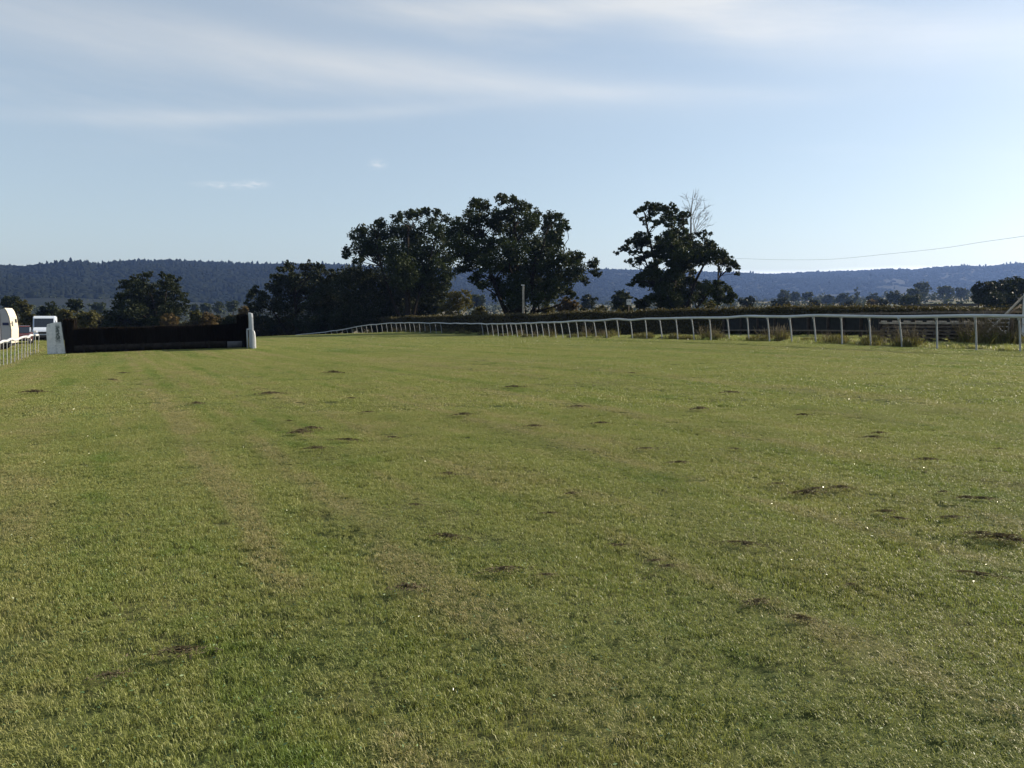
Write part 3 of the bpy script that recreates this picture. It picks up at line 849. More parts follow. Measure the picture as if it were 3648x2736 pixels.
# bare dead tree behind the lone oak
def dead_tree():
    g = np.random.default_rng(42)
    D = 107
    def P(x, y): return np.array(pix(Z5[0] + x / Z5[2], Z5[1] + y / Z5[2], D))
    b = P(1085, 1300); b[2] = gz(b[0], D) - 0.2
    root = empty('dead_tree', Vector((b[0], D, b[2] + 0.2)), 0, 'bare pale dead tree with fine upright twigs behind the lone oak', 'tree')
    items = []
    main = catmull([b, P(1085, 800), P(1090, 500), P(1092, 340), P(1105, 200), P(1120, 75)], 5)
    rr = np.interp(np.linspace(0, 1, len(main)), [0, .5, 1], [0.22, 0.10, 0.012])
    items.append((main, rr))
    twigs = [((1090, 480), (1220, 190), .05), ((1090, 330), (1058, 120), .035), ((1100, 260), (1160, 110), .03), ((1088, 560), (1270, 400), .05), ((1120, 520), (1240, 260), .045), ((1090, 600), (1300, 465), .04),
             ((1088, 420), (1180, 150), .035), ((1120, 560), (1200, 330), .04), ((1092, 320), (1000, 240), .025), ((1130, 540), (1260, 340), .035), ((1086, 620), (1140, 540), .06), ((1140, 520), (1180, 250), .04), ((1092, 400), (1040, 250), .022)]
    for a, e, r in twigs:
        p0, p1 = P(*a), P(*e)
        p1[1] += g.uniform(-1.3, 1.3)
        path, rd = limb(p0, p1, r, 0.012, g, 0.06, 7, 0.05)
        items.append((path, rd))
        L = np.linalg.norm(p1 - p0)
        for k in range(9):
            t = g.uniform(0.25, 0.95); q = path[int(t * 6)]
            d = (p1 - p0) / L + g.normal(size=3) * 0.55; d[2] = abs(d[2]) * 0.8 + 0.15
            e2 = q + d * L * g.uniform(0.12, 0.34)
            path2, rd2 = limb(q, e2, 0.018, 0.008, g, 0.08, 4)
            items.append((path2, rd2))
            for _ in range(2):
                d3 = d + g.normal(size=3) * 0.5
                e3 = path2[2] + d3 * L * g.uniform(0.06, 0.14)
                items.append((np.linspace(path2[2], e3, 3), np.array([0.011, 0.009, 0.006])))
    items = [(p - np.array(root.location), r) for p, r in items]
    obj('trunk', tubes_mesh('dead_trunk', items[:1], 6), M['pale_bark'], root)
    obj('branch', tubes_mesh('dead_branches', items[1:], 4), M['pale_bark'], root)


dead_tree()


# ------------------------------------------------------------------ wooded hills (far-off wood: one mass)
def hill_forest():
    g = np.random.default_rng(77)
    n = 52000
    azv = np.radians(g.uniform(-37, 37, n))
    rr, rz = ridge(azv)
    f = g.uniform(0.62, 1.03, n)
    r = rr * f
    x, y = r * np.sin(azv), r * np.cos(azv)
    dens = fbm(x / 330 + 5, y / 330, 31, 4)
    keep = (dens > 0.27 - 0.3 * np.clip((f - 0.8) / 0.2, 0, 1)) & (g.uniform(0, 1, n) < np.clip(0.45 + (rr / r - 1) * 0.6 + (f > 0.9) * 0.5, 0, 1))
    x, y, r, f, azv, rr = x[keep], y[keep], r[keep], f[keep], azv[keep], rr[keep]
    # the skyline itself
    m = 1500
    az2 = np.radians(np.linspace(-37, 37, m)) + g.normal(size=m) * 0.0004
    rr2, _ = ridge(az2)
    r2 = rr2 * g.uniform(0.985, 1.005, m)
    x = np.r_[x, r2 * np.sin(az2)]; y = np.r_[y, r2 * np.cos(az2)]; azv = np.r_[azv, az2]; f = np.r_[f, np.ones(m)]
    z = land(x, y)
    n = len(x)
    phi = (1 + 5 ** .5) / 2
    ico = np.array([(-1, phi, 0), (1, phi, 0), (-1, -phi, 0), (1, -phi, 0), (0, -1, phi), (0, 1, phi), (0, -1, -phi), (0, 1, -phi), (phi, 0, -1), (phi, 0, 1), (-phi, 0, -1), (-phi, 0, 1)])
    ico /= np.linalg.norm(ico[0])
    T = np.array([(0, 11, 5), (0, 5, 1), (0, 1, 7), (0, 7, 10), (0, 10, 11), (1, 5, 9), (5, 11, 4), (11, 10, 2), (10, 7, 6), (7, 1, 8), (3, 9, 4), (3, 4, 2), (3, 2, 6), (3, 6, 8), (3, 8, 9), (4, 9, 5), (2, 4, 11), (6, 2, 10), (8, 6, 7), (9, 8, 1)])
    q = g.normal(size=(n, 4)); q /= np.linalg.norm(q, axis=1)[:, None]
    w_, xx, yy, zz = q.T
    Rm = np.stack([1 - 2 * (yy ** 2 + zz ** 2), 2 * (xx * yy - zz * w_), 2 * (xx * zz + yy * w_), 2 * (xx * yy + zz * w_), 1 - 2 * (xx ** 2 + zz ** 2), 2 * (yy * zz - xx * w_),
                   2 * (xx * zz - yy * w_), 2 * (yy * zz + xx * w_), 1 - 2 * (xx ** 2 + yy ** 2)], -1).reshape(n, 3, 3)
    base = ico[None] * g.uniform(0.72, 1.25, (n, 12, 1))
    V = np.einsum('nij,nkj->nki', Rm, base)
    wd = g.uniform(5.5, 10.5, n); ht = wd * g.uniform(0.5, 0.75, n)
    sky_band = (f > 0.97) & (azv > SK_AZ[7]) & (azv < SK_AZ[14])
    con = (sky_band & (g.uniform(0, 1, n) < 0.6)) | (g.uniform(0, 1, n) < 0.05)
    wd[con] *= 0.40; ht[con] *= 1.5
    wd[sky_band & ~con] *= 0.8
    V = V * np.stack([wd, wd, ht], -1)[:, None, :]
    V += np.stack([x, y, z + ht * np.where(con | (f > .97), 0.7, 0.15)], -1)[:, None, :]
    tone = np.clip(0.5 * fbm(x / 90, y / 90, 8) * 2 - 0.2 + 0.5 * g.uniform(0, 1, n), 0, 1)
    me = mesh_np('hill_wood', V.reshape(-1, 3), tris=(T[None] + 12 * np.arange(n)[:, None, None]).reshape(-1, 3), attr={'rnd': np.repeat(tone, 12)}, smooth=True)
    tag(obj('hill_woodland', me, M['wood_leaf']), 'far-off woodland covering the blue hills along the horizon', 'woodland', kind='stuff')


hill_forest()


# hedgerow belts across the far fields
def hedgerows():
    g = np.random.default_rng(5)
    C, RD = [], []
    lines = []
    for k in range(60):
        a = R(g.uniform(-36, 36)); r = g.uniform(450, 1900); th = g.uniform(-0.5, 0.5)
        L = g.uniform(120, 420)
        lines.append((r * math.sin(a), r * math.cos(a), th, L, r))
    for (cx, cy, th, L, r) in lines:
        m = int(L / 7)
        s = np.linspace(-L / 2, L / 2, m)
        x = cx + s * math.cos(th) + g.normal(size=m) * 1.5; y = cy + s * math.sin(th) + g.normal(size=m) * 1.5
        rad = g.uniform(1.8, 3.2, m) + (g.uniform(0, 1, m) < 0.22) * g.uniform(1.5, 4.5, m)
        z = land(x, y) + rad * 0.7
        C.append(np.stack([x, y, z], -1)); RD.append(rad)
    C = np.vstack(C); RD = np.concatenate(RD)
    V, Q, rn = leaf_cloud(C, RD, np.full(len(RD), 26) * (RD / 2.5) ** 1.3, 1.9, 9)
    tag(obj('distant_hedgerows', mesh_np('distant_hedgerows', V, quads=Q, attr={'rnd': rn}), M['far_leaf']), 'distant hedgerows and scrub crossing the valley fields', 'hedgerow', kind='stuff')


hedgerows()

# ------------------------------------------------------------------ clipped hedge along the far side of the course
HEDGE = [Vector((75, 22, 2.0)), Vector((52, 34, 1.95)), pix(4000, 1100, 44), pix(3648, 1100, 47), pix(3300, 1097, 51), pix(3000, 1096, 55), pix(2700, 1096, 60), pix(2500, 1103, 66), pix(2200, 1112, 74), pix(2000, 1118, 82), pix(1800, 1124, 92), pix(1600, 1128, 106), pix(1450, 1131, 120), pix(1330, 1136, 132)]


def clipped_hedge():
    g = np.random.default_rng(15)
    path = catmull([tuple(p) for p in HEDGE], 10)
    path = resample(path, 0.8)
    n = len(path)
    gzv = land(path[:, 0], path[:, 1])
    top = path[:, 2] - 0.08 + (fbm(np.arange(n) * 0.17, np.zeros(n), 4) - 0.45) * 0.35
    tan = np.gradient(path[:, :2], axis=0); tan /= np.linalg.norm(tan, axis=1)[:, None]
    nor = np.stack([tan[:, 1], -tan[:, 0]], -1)
    root = empty('clipped_hedge', (path[n // 2, 0], path[n // 2, 1], gzv[n // 2]), 0, 'long clipped brown-topped hedge running behind the white rail', 'hedge')
    o = np.array(root.location)
    # woody core
    V, Q = [], []
    for i in range(n):
        for (w_, zf) in [(-.5, 0), (-.46, .965), (.46, .965), (.5, 0)]:
            V.append((path[i, 0] + nor[i, 0] * w_, path[i, 1] + nor[i, 1] * w_, gzv[i] - 0.1 + (top[i] - gzv[i]) * zf))
    for i in range(n - 1):
        for k in range(3):
            Q.append((i * 4 + k, i * 4 + k + 1, i * 4 + 5 + k, i * 4 + 4 + k))
    obj('woody_core', mesh_np('hedge_core', np.array(V) - o, quads=Q), M['hedge_core'], root)
    # leaves over the sides and the top
    m = 115000
    i = g.integers(0, n - 1, m); f = g.uniform(0, 1, m)
    c = path[i] * (1 - f[:, None]) + path[i + 1] * f[:, None]
    gzz = gzv[i] * (1 - f) + gzv[i + 1] * f; tp = top[i] * (1 - f) + top[i + 1] * f
    face = g.uniform(0, 1, m)
    sidew = np.where(face < 0.4, g.choice([-1, 1], m) * 0.55, g.uniform(-.55, .55, m))
    zz = np.where(face < 0.4, gzz + (tp - gzz) * g.uniform(0.05, 1, m), tp + g.normal(size=m) * 0.07 - 0.03 + (g.uniform(0, 1, m) < .05) * g.uniform(0, .3, m))
    lump = 1 + 0.22 * (fbm(c[:, 0] * 1.3, c[:, 1] * 1.3 + zz * 1.7, 8) - 0.45)
    P = np.stack([c[:, 0] + nor[i, 0] * sidew * lump + g.normal(size=m) * .05, c[:, 1] + nor[i, 1] * sidew * lump + g.normal(size=m) * .05, zz], -1)
    a = g.normal(size=(m, 3)); a /= np.linalg.norm(a, axis=1)[:, None]
    b = g.normal(size=(m, 3)); b -= (a * b).sum(1)[:, None] * a; b /= np.linalg.norm(b, axis=1)[:, None]
    L = g.uniform(.08, .17, m)[:, None] * np.clip(P[:, 1] / 60, 0.9, 1.6)[:, None]
    VV = np.stack([P - a * L * .6, P + b * L * .4, P + a * L * .6, P - b * L * .4], 1).reshape(-1, 3) - o
    obj('foliage', mesh_np('hedge_leaves', VV, quads=np.arange(4 * m).reshape(-1, 4), attr={'rnd': np.repeat(g.uniform(0, 1, m), 4)}), M['hedge_leaf'], root)


clipped_hedge()

# ------------------------------------------------------------------ white running rails
def running_rail(name, label, pts, height, spacing, lean_side, lean=0.16, rail_r=0.068, post_r=0.033, zfix=None, skip=None, wob=0.02, seed=1, sag=0.0):
    """pts: (x, y) along the rail; posts every `spacing` metres, cranked so that the rail overhangs the course"""
    g = np.random.default_rng(seed)
    path = resample(catmull(pts, 12), spacing)
    n = len(path)
    z0 = land(path[:, 0], path[:, 1])
    zt = z0 + height + g.normal(size=n) * wob
    tan = np.gradient(path, axis=0); tan /= np.linalg.norm(tan, axis=1)[:, None]
    nor = np.stack([tan[:, 1], -tan[:, 0]], -1) * lean_side
    root = empty(name, (path[0, 0], path[0, 1], z0[0]), 0, label, 'rail')
    o = np.array(root.location)
    rp = np.stack([path[:, 0] + nor[:, 0] * lean, path[:, 1] + nor[:, 1] * lean, zt], -1)
    fine = catmull(rp, 4)
    obj('rail', tubes_mesh('rail_tube', [(fine - o, rail_r)], 10), M['rail_white'], root)
    # one post shape, shared: from the ground up, leaning to +x by `lean` over its height
    H = height
    p = np.array([(0, 0, -0.25), (0, 0, 0), (lean * 0.32, 0, H * 0.42), (lean * 0.72, 0, H * 0.80), (lean * 0.98, 0, H - 0.02)])
    me = tubes_mesh('rail_post', [(p, [post_r * 1.05, post_r * 1.05, post_r, post_r, post_r * 0.92])], 8)
    me.materials.append(M['post_white'])
    br = tubes_mesh('rail_bracket', [(np.array([(lean * 0.9, 0, H - 0.14), (lean, 0, H)]), [post_r * 1.5, post_r * 1.7])], 8)
    br.materials.append(M['post_white'])
    for i in range(n):
        if skip and skip(path[i]): continue
        po = obj('post', me, None, root)
        po.location = (path[i, 0] - o[0], path[i, 1] - o[1], z0[i] - o[2])
        yaw = math.atan2(nor[i, 1], nor[i, 0])
        po.rotation_euler = (g.normal() * 0.02, g.normal() * 0.02, yaw)
        po.scale = (1, 1, (zt[i] - z0[i]) / H)
        if lean > 0.1: obj('bracket', br, None, po)
    return root


RAIL_R = [(36, 2), (30, 10.5), (24.5, 19.5), (21.2, 24.5), (18.4, 29), (16.1, 33.5), (12.9, 41), (9.9, 48), (6.4, 55.5), (3.6, 64), (-1.4, 81), (-7, 94), (-12.2, 103), (-16.9, 111), (-22, 118), (-27.7, 125), (-36, 132)]
running_rail('running_rail', 'long white plastic running rail curving away in front of the clipped hedge', RAIL_R, 1.25, 1.60, -1, lean=0.20, seed=3, skip=lambda p: p[1] > 60 and 446 < 512 + p[0] / p[1] * F < 480)
RAIL_L = [(-19.5, 26), (-22.5, 32.5), (-26.3, 41), (-28.2, 45.5), (-30.6, 51)]
running_rail('running_rail', 'white running rail with wavy top leading up to the left wing of the brush fence', RAIL_L, 1.22, 1.05, 1, lean=0.05, seed=8, wob=0.045, post_r=0.017)


# ------------------------------------------------------------------ the brush fence and its wings
FP0 = np.array([-28.0, 50.0]); FP1 = np.array([-17.45, 52.4])


def brush_fence():
    g = np.random.default_rng(23)
    L = float(np.linalg.norm(FP1 - FP0)); ang = math.atan2(FP1[1] - FP0[1], FP1[0] - FP0[0])
    z0, z1 = gz(*FP0), gz(*FP1)
    root = empty('brush_fence', (FP0[0], FP0[1], z0), ang, 'wide black birch brush steeplechase fence across the turf', 'fence')
    def gl(x): return (z1 - z0) * x / L
    def birch(x0, x1, h, depth, n, nm, z_low=0.0):
        x = g.uniform(x0, x1, n); y = g.uniform(-depth / 2, depth / 2, n)
        # twigs stand close on the two faces and fill the top
        sel = g.uniform(0, 1, n) < 0.55
        y = np.where(sel, -depth / 2 + g.normal(size=n) * 0.03, y)
        hh = h * (1 + g.normal(size=n) * 0.018) + (fbm(x * 1.1, x * 0, 2) - 0.45) * 0.10
        zb = np.where(g.uniform(0, 1, n) < 0.5, z_low, z_low + g.uniform(0.2, 0.75, n) * (hh - z_low))
        lean = g.normal(size=(n, 2)) * 0.05
        wv = g.uniform(0.006, 0.016, n)
        th = g.uniform(0, PI, n)
        wx, wy = np.cos(th) * wv, np.sin(th) * wv
        base = np.stack([x, y + 0.25 * (h - zb) * 0.0, zb + gl(x)], -1)
        tip = np.stack([x + lean[:, 0], y + lean[:, 1], hh + gl(x)], -1)
        wvv = np.stack([wx, wy, np.zeros(n)], -1)
        V = np.stack([base - wvv, base + wvv, tip + wvv * .5, tip - wvv * .5], 1).reshape(-1, 3)
        return obj(nm, mesh_np(nm, V, quads=np.arange(4 * n).reshape(-1, 4), attr={'rnd': np.repeat(g.uniform(0, 1, n), 4)}), M['birch'], root)
    def slab(nm, x0, x1, y0, y1, a, b, mat):
        V = []
        for x in (x0, x1):
            for y in (y0, y1):
                for z in (a, b):
                    V.append((x, y, z + gl(x)))
        Q = [(0, 1, 3, 2), (4, 6, 7, 5), (0, 4, 5, 1), (2, 3, 7, 6), (1, 5, 7, 3), (0, 2, 6, 4)]
        return obj(nm, mesh_np(nm, np.array(V), quads=Q), mat, root)
    H = 1.50
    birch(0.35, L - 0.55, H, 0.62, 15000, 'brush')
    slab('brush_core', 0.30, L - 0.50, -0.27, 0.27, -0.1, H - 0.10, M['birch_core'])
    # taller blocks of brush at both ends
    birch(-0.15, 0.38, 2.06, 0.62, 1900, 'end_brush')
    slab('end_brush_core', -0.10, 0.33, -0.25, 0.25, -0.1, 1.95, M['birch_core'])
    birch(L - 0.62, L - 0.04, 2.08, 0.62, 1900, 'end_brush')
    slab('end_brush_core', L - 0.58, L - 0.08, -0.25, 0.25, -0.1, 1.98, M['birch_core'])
    # take-off boards along the foot with the short posts that hold them
    nb = 7
    for k in range(nb):
        xa = 0.4 + (L - 1.75) * k / nb; xb = 0.4 + (L - 1.75) * (k + 1) / nb - 0.03
        slab('take_off_board', xa, xb, -0.42, -0.37, 0.10, 0.46, M['dark_board'])
    for x in (0.95, 2.2, 3.4, 4.45, 6.6, 8.4):
        me = box_mesh('foot_post', (0.10, 0.05, 0.56), 0.008)
        obj('foot_post', me, M['dark_board'], root, (x, -0.452, 0.24 + gl(x)))
    slab('end_board', L - 1.28, L - 0.36, -0.56, -0.50, 0.0, 0.42, M['grey_board'])
    return root


brush_fence()


def wing_material():
    m = bpy.data.materials.new('wing_paint'); m.use_nodes = True
    t = NT(m.node_tree)
    pos = t.n('ShaderNodeTexCoord').outputs['Object']
    x, y, z = t.sep(pos)
    n1 = t.noise(pos, 5.5, 6, 0.72); n2 = t.noise(pos, 7.0, 4)
    white = t.mix(t.ramp(n2, 0.4, 0.75), (0.66, 0.66, 0.66), (0.50, 0.51, 0.52))
    # dark green-grey patch down the panel, with a ragged edge
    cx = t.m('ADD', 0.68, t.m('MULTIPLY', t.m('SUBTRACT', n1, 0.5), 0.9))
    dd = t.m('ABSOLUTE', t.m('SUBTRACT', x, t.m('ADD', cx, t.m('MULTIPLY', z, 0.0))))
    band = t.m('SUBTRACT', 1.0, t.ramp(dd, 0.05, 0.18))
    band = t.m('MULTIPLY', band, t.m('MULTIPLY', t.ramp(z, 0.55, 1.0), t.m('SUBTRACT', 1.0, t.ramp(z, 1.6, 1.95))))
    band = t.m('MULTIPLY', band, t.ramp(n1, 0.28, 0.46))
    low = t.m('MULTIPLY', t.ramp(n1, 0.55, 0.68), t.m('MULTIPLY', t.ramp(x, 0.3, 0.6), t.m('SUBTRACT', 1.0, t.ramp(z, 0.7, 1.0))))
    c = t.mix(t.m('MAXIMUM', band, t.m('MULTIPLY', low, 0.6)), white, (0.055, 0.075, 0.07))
    p = t.n('ShaderNodeBsdfPrincipled'); t.set(p.inputs['Base Color'], c); p.inputs['Roughness'].default_value = 0.55
    o = t.n('ShaderNodeOutputMaterial'); t.set(o.inputs[0], p.outputs[0])
    return m


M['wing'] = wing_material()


def wing(label, a, b, prof, thick, mat, braces=True):
    """white wing panel; prof: outline (s, z) along a->b"""
    a, b = np.array(a, float), np.array(b, float)
    ang = math.atan2(b[1] - a[1], b[0] - a[0]); z0 = gz(*a)
    root = empty('fence_wing', (a[0], a[1], z0), ang, label, 'wing panel')
    L = float(np.linalg.norm(b - a))
    me = prism('wing_panel', prof, thick, 'x')
    obj('panel', me, mat, root)
    if braces:
        for s in (0.08, L - 0.12):
            bm = bmesh.new()
            bm_box(bm, (s, thick / 2 + 0.05, 0.80), (0.09, 0.09, 1.75))
            obj('post', bm_mesh('wing_post', bm), M['paint_white'], root)
        bm = bmesh.new()
        bm_box(bm, (L / 2, thick / 2 + 0.42, 0.60), (0.07, 0.07, 1.55), Euler((R(-34), 0, 0)))
        obj('brace', bm_mesh('wing_brace', bm), M['paint_white'], root)
    return root


qa = pix(164, 1150, 49.5); qb = pix(222, 1150, 49.62)
Lw = float(np.linalg.norm(np.array([qb.x - qa.x, qb.y - qa.y])))
wr = wing('white wing panel with dark patch at the left end of the brush fence', (qa.x, qa.y), (qb.x, qb.y),
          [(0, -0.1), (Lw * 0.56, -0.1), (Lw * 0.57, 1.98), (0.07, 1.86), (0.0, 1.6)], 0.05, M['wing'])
# second leaf of that wing: the sloping board beside the brush
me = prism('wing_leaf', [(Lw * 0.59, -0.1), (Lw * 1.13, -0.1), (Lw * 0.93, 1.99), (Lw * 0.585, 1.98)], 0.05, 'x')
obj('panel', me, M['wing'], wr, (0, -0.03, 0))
me = prism('wing_edge', [(Lw * 0.93, -0.1), (Lw * 1.14, -0.1), (Lw * 0.95, 2.0), (Lw * 0.86, 2.0)], 0.04, 'x')
obj('edge_board', me, M['paint_white'], wr, (0, -0.08, 0))
wing('narrow white wing seen edge-on at the right end of the brush fence', (-17.32, 52.2), (-16.35, 50.0),
     [(0, -0.1), (2.35, -0.1), (2.38, 1.1), (2.2, 1.95), (2.0, 2.2), (0.0, 2.25)], 0.09, M['paint_white'], False)


def rail_hoop():
    b = pix(897, 1222, 50.6); z = gz(b.x, b.y)
    root = empty('rail_hoop', (b.x, b.y, z), 0, 'white bent rail hoop beside the right wing of the brush fence', 'rail')
    p = catmull([(-0.28, 0.0, 1.18), (-0.08, 0, 1.20), (0.10, -0.02, 1.12), (0.19, -0.04, 0.92), (0.22, -0.05, 0.5), (0.23, -0.06, -0.2)], 5)
    obj('bent_rail', tubes_mesh('bent_rail', [(p, 0.06)], 10), M['rail_white'], root)
    p2 = np.array([(-0.28, 0, -0.2), (-0.28, 0, 1.2)])
    obj('post', tubes_mesh('hoop_post', [(p2, 0.04)], 8), M['rail_white'], root)


rail_hoop()

# ------------------------------------------------------------------ post-and-rail fence with windbreak behind the running rail
def paddock_fence():
    g = np.random.default_rng(31)
    pts = [pix(sx, 1130, D) for sx, D in [(3900, 33.5), (3605, 35.5), (3510, 37), (3415, 38.5), (3330, 40), (3252, 41.5), (3136, 43.6), (3068, 45.4), (3005, 47.2), (2950, 49), (2880, 51), (2820, 53), (2760, 55), (2700, 57), (2640, 59.5), (2580, 62)]]
    root = empty('paddock_fence', (pts[1].x, pts[1].y, gz(pts[1].x, pts[1].y)), 0, 'dark timber post fence hung with black netting behind the white running rail', 'fence')
    o = root.location
    tops = []
    pm = box_mesh('fence_post', (0.15, 0.15, 1.75), 0.015)
    for k, p in enumerate(pts):
        z = gz(p.x, p.y)
        po = obj('post', pm, M['dark_timber'], root, Vector((p.x, p.y, z + 0.62)) - o, (g.normal() * .02, g.normal() * .02, g.uniform(-.2, .2)))
        tops.append(Vector((p.x, p.y, z)))
    for k in range(len(tops) - 1):
        a, b = tops[k], tops[k + 1]
        d = (b - a); L = d.length; yaw = math.atan2(d.y, d.x); pit = -math.atan2(d.z, math.hypot(d.x, d.y))
        off = Vector((math.sin(yaw), -math.cos(yaw), 0)) * (-0.11)
        for nm, h, s in (('top_rail', 1.40, (L * 0.995, 0.05, 0.10)), ('lower_rail', 0.42, (L * 0.995, 0.05, 0.09))):
            if k == 1 and nm == 'lower_rail': continue
            obj(nm, box_mesh(nm, s, 0.006), M['timber'], root, (a + b) / 2 + Vector((0, 0, h)) + off * (1 if True else 0) - o, (0, pit, yaw))
        if k >= 2:
            # netting bay, sagging a little between the rails
            me = prism('netting', [(-L / 2, 0.42), (-L / 6, 0.37 + g.uniform(-.03, .03)), (L / 6, 0.38 + g.uniform(-.03, .03)), (L / 2, 0.42), (L / 2, 1.36), (0, 1.33), (-L / 2, 1.36)], 0.012, 'x')
            obj('netting', me, M['netting'], root, (a + b) / 2 - off * 0.75 - o, (0, pit, yaw))


paddock_fence()


# field gate between two posts, right-hand end
def field_gate():
    a = pix(3508, 1150, 37.6); b = pix(3612, 1150, 36.2)
    z = gz(a.x, a.y)
    L = math.hypot(b.x - a.x, b.y - a.y); yaw = math.atan2(b.y - a.y, b.x - a.x)
    root = empty('field_gate', (a.x, a.y + 0.25, z), yaw, 'galvanised five-bar field gate in the dark timber fence', 'gate')
    for k, h in enumerate((0.30, 0.52, 0.72, 0.90, 1.08, 1.24)):
        obj('bar', tubes_mesh('gate_bar', [(np.array([(0.06, 0, h), (L - 0.06, 0, h)]), 0.022)], 8), M['galv'], root)
    for x in (0.05, L - 0.05):
        obj('upright', tubes_mesh('gate_upright', [(np.array([(x, 0, 0.2), (x, 0, 1.28)]), 0.028)], 8), M['galv'], root)
    obj('diagonal_brace', tubes_mesh('gate_brace', [(np.array([(0.1, 0.035, 1.2), (L - 0.1, 0.035, 0.32)]), 0.018)], 8), M['galv'], root)


field_gate()


# stored hurdles stacked flat behind the rail
def hurdle_stack():
    g = np.random.default_rng(52)
    c = pix(3315, 1190, 36.8)
    z = gz(c.x, c.y)
    yaw0 = math.atan2(-0.8, 3.2) * 0.0 - 0.30
    names = ['lowest timber hurdle in the stored stack behind the rail', 'second timber hurdle up in the stored stack', 'third timber hurdle up in the stored stack', 'fourth timber hurdle up in the stored stack',
             'fifth timber hurdle, just under the top of the stored stack', 'topmost pale timber hurdle on the stored stack']
    Lh, Wh, step = 4.2, 1.15, 0.165
    for k in range(6):
        root = empty('timber_hurdle', (c.x + g.normal() * .08, c.y + g.normal() * .05, z + 0.02 + k * step), yaw0 + g.normal() * 0.025, names[k], 'hurdle', 'stored hurdles')
        mt = M['pale_timber'] if k == 5 else M['dark_timber']
        for y in (-Wh / 2, 0, Wh / 2):
            obj('long_rail', box_mesh('hurdle_rail', (Lh, 0.09, 0.08), 0.008), mt if k == 5 else M['timber'], root, (0, y, 0.04))
        for q in range(9):
            x = -Lh / 2 + 0.12 + q * (Lh - 0.24) / 8
            obj('slat', box_mesh('hurdle_slat', (0.10, Wh + 0.12, 0.065), 0.006), mt, root, (x, 0, 0.1135))
    # a few poles and pale boards thrown on the near end
    for k, (dx, dy, L, yaw, tilt, lb) in enumerate([(2.0, -0.1, 2.4, 0.15, 0.10, 'pale board lying on the end of the hurdle stack'), (2.4, 0.2, 2.0, -0.35, 0.16, 'broken pale board sticking out of the hurdle stack'),
                                                   (2.9, -0.25, 1.6, 0.5, 0.06, 'short pale offcut beside the hurdle stack')]):
        root = empty('loose_board', (c.x + dx, c.y + dy, z + 0.78 - 0.22 * k), yaw, lb, 'board')
        bm = bmesh.new(); bm_box(bm, (0, 0, 0.03), (L, 0.14, 0.035), Euler((0, tilt, 0)), 0.004)
        bm_box(bm, (L * 0.3, 0, 0.06 - L * 0.3 * tilt), (0.08, 0.3, 0.03), Euler((0, tilt, 0.1)), 0.004)
        obj('plank', bm_mesh('plank', bm), M['pale_timber'], root)


hurdle_stack()


# white wing panel stored at the right edge, with its slanting props
def stored_wing():
    a = pix(3638, 1200, 34.5); z = gz(a.x, a.y)
    root = empty('fence_wing', (a.x, a.y, z), R(-20), 'tall white wing panel with slanting timber prop beside the field gate', 'wing panel')
    obj('panel', prism('stored_panel', [(0, -0.1), (1.8, -0.1), (1.8, 2.35), (0.08, 2.3), (0.0, 2.1)], 0.07, 'x'), M['paint_white'], root)
    p0 = pix(3515, 1186, 34.2); p1 = pix(3646, 1056, 34.5)
    q0 = pix(3548, 1150, 34.8); q1 = pix(3640, 1085, 34.6)
    inv = (Matrix.Translation(root.location) @ Matrix.Rotation(R(-20), 4, 'Z')).inverted()
    d = (p1 - p0)
    t = (gz(p0.x, p0.y) - p0.z) / d.z
    p0g = p0 + d * (t * 0.45)
    for nm, A, B, r, mt in (('prop', p0g, p1, 0.045, M['pale_timber']), ('prop', q0 + (q0 - q1) * 0.9, q1, 0.032, M['timber'])):
        A, B = inv @ A, inv @ B
        obj(nm, tubes_mesh('prop', [(np.array([A, B]), r)], 8), mt, root)
    obj('foot_bar', tubes_mesh('foot_bar', [(np.array([inv @ p0g, inv @ Vector((a.x, a.y, p0g.z))]), 0.035)], 8), M['timber'], root)


stored_wing()


def grey_pole():
    t = pix(1864, 1018, 97); z = gz(t.x, 97)
    root = empty('timber_pole', (t.x, 97, z), 0, 'pale grey pole standing in front of the tallest oak', 'pole')
    H = t.z - z
    obj('shaft', tubes_mesh('pole_shaft', [(np.array([(0, 0, -0.3), (0.02, 0, H * .5), (0, 0, H)]), [0.16, 0.15, 0.13])], 10), M['pale_timber'], root)
    obj('cap', box_mesh('pole_cap', (0.42, 0.2, 0.14), 0.02), M['sign'], root, (-0.05, 0, H + 0.07))


grey_pole()


def small_sign():
    t = pix(2240, 1076, 88); z = gz(t.x, 88)
    root = empty('course_sign', (t.x, 88, z), 0, 'small whitish square sign on a post left of the lone oak', 'sign')
    H = t.z - z
    obj('post', tubes_mesh('sign_post', [(np.array([(0, 0, -0.3), (0, 0, H - 0.3)]), 0.05)], 8), M['timber'], root)
    obj('board', box_mesh('sign_board', (0.50, 0.04, 0.62), 0.01), M['sign'], root, (0, -0.07, H))
    for x in (-0.11, 0.11):
        obj('dark_mark', box_mesh('sign_mark', (0.12, 0.006, 0.16)), M['grey_board'], root, (x, -0.094, H + 0.1))


small_sign()


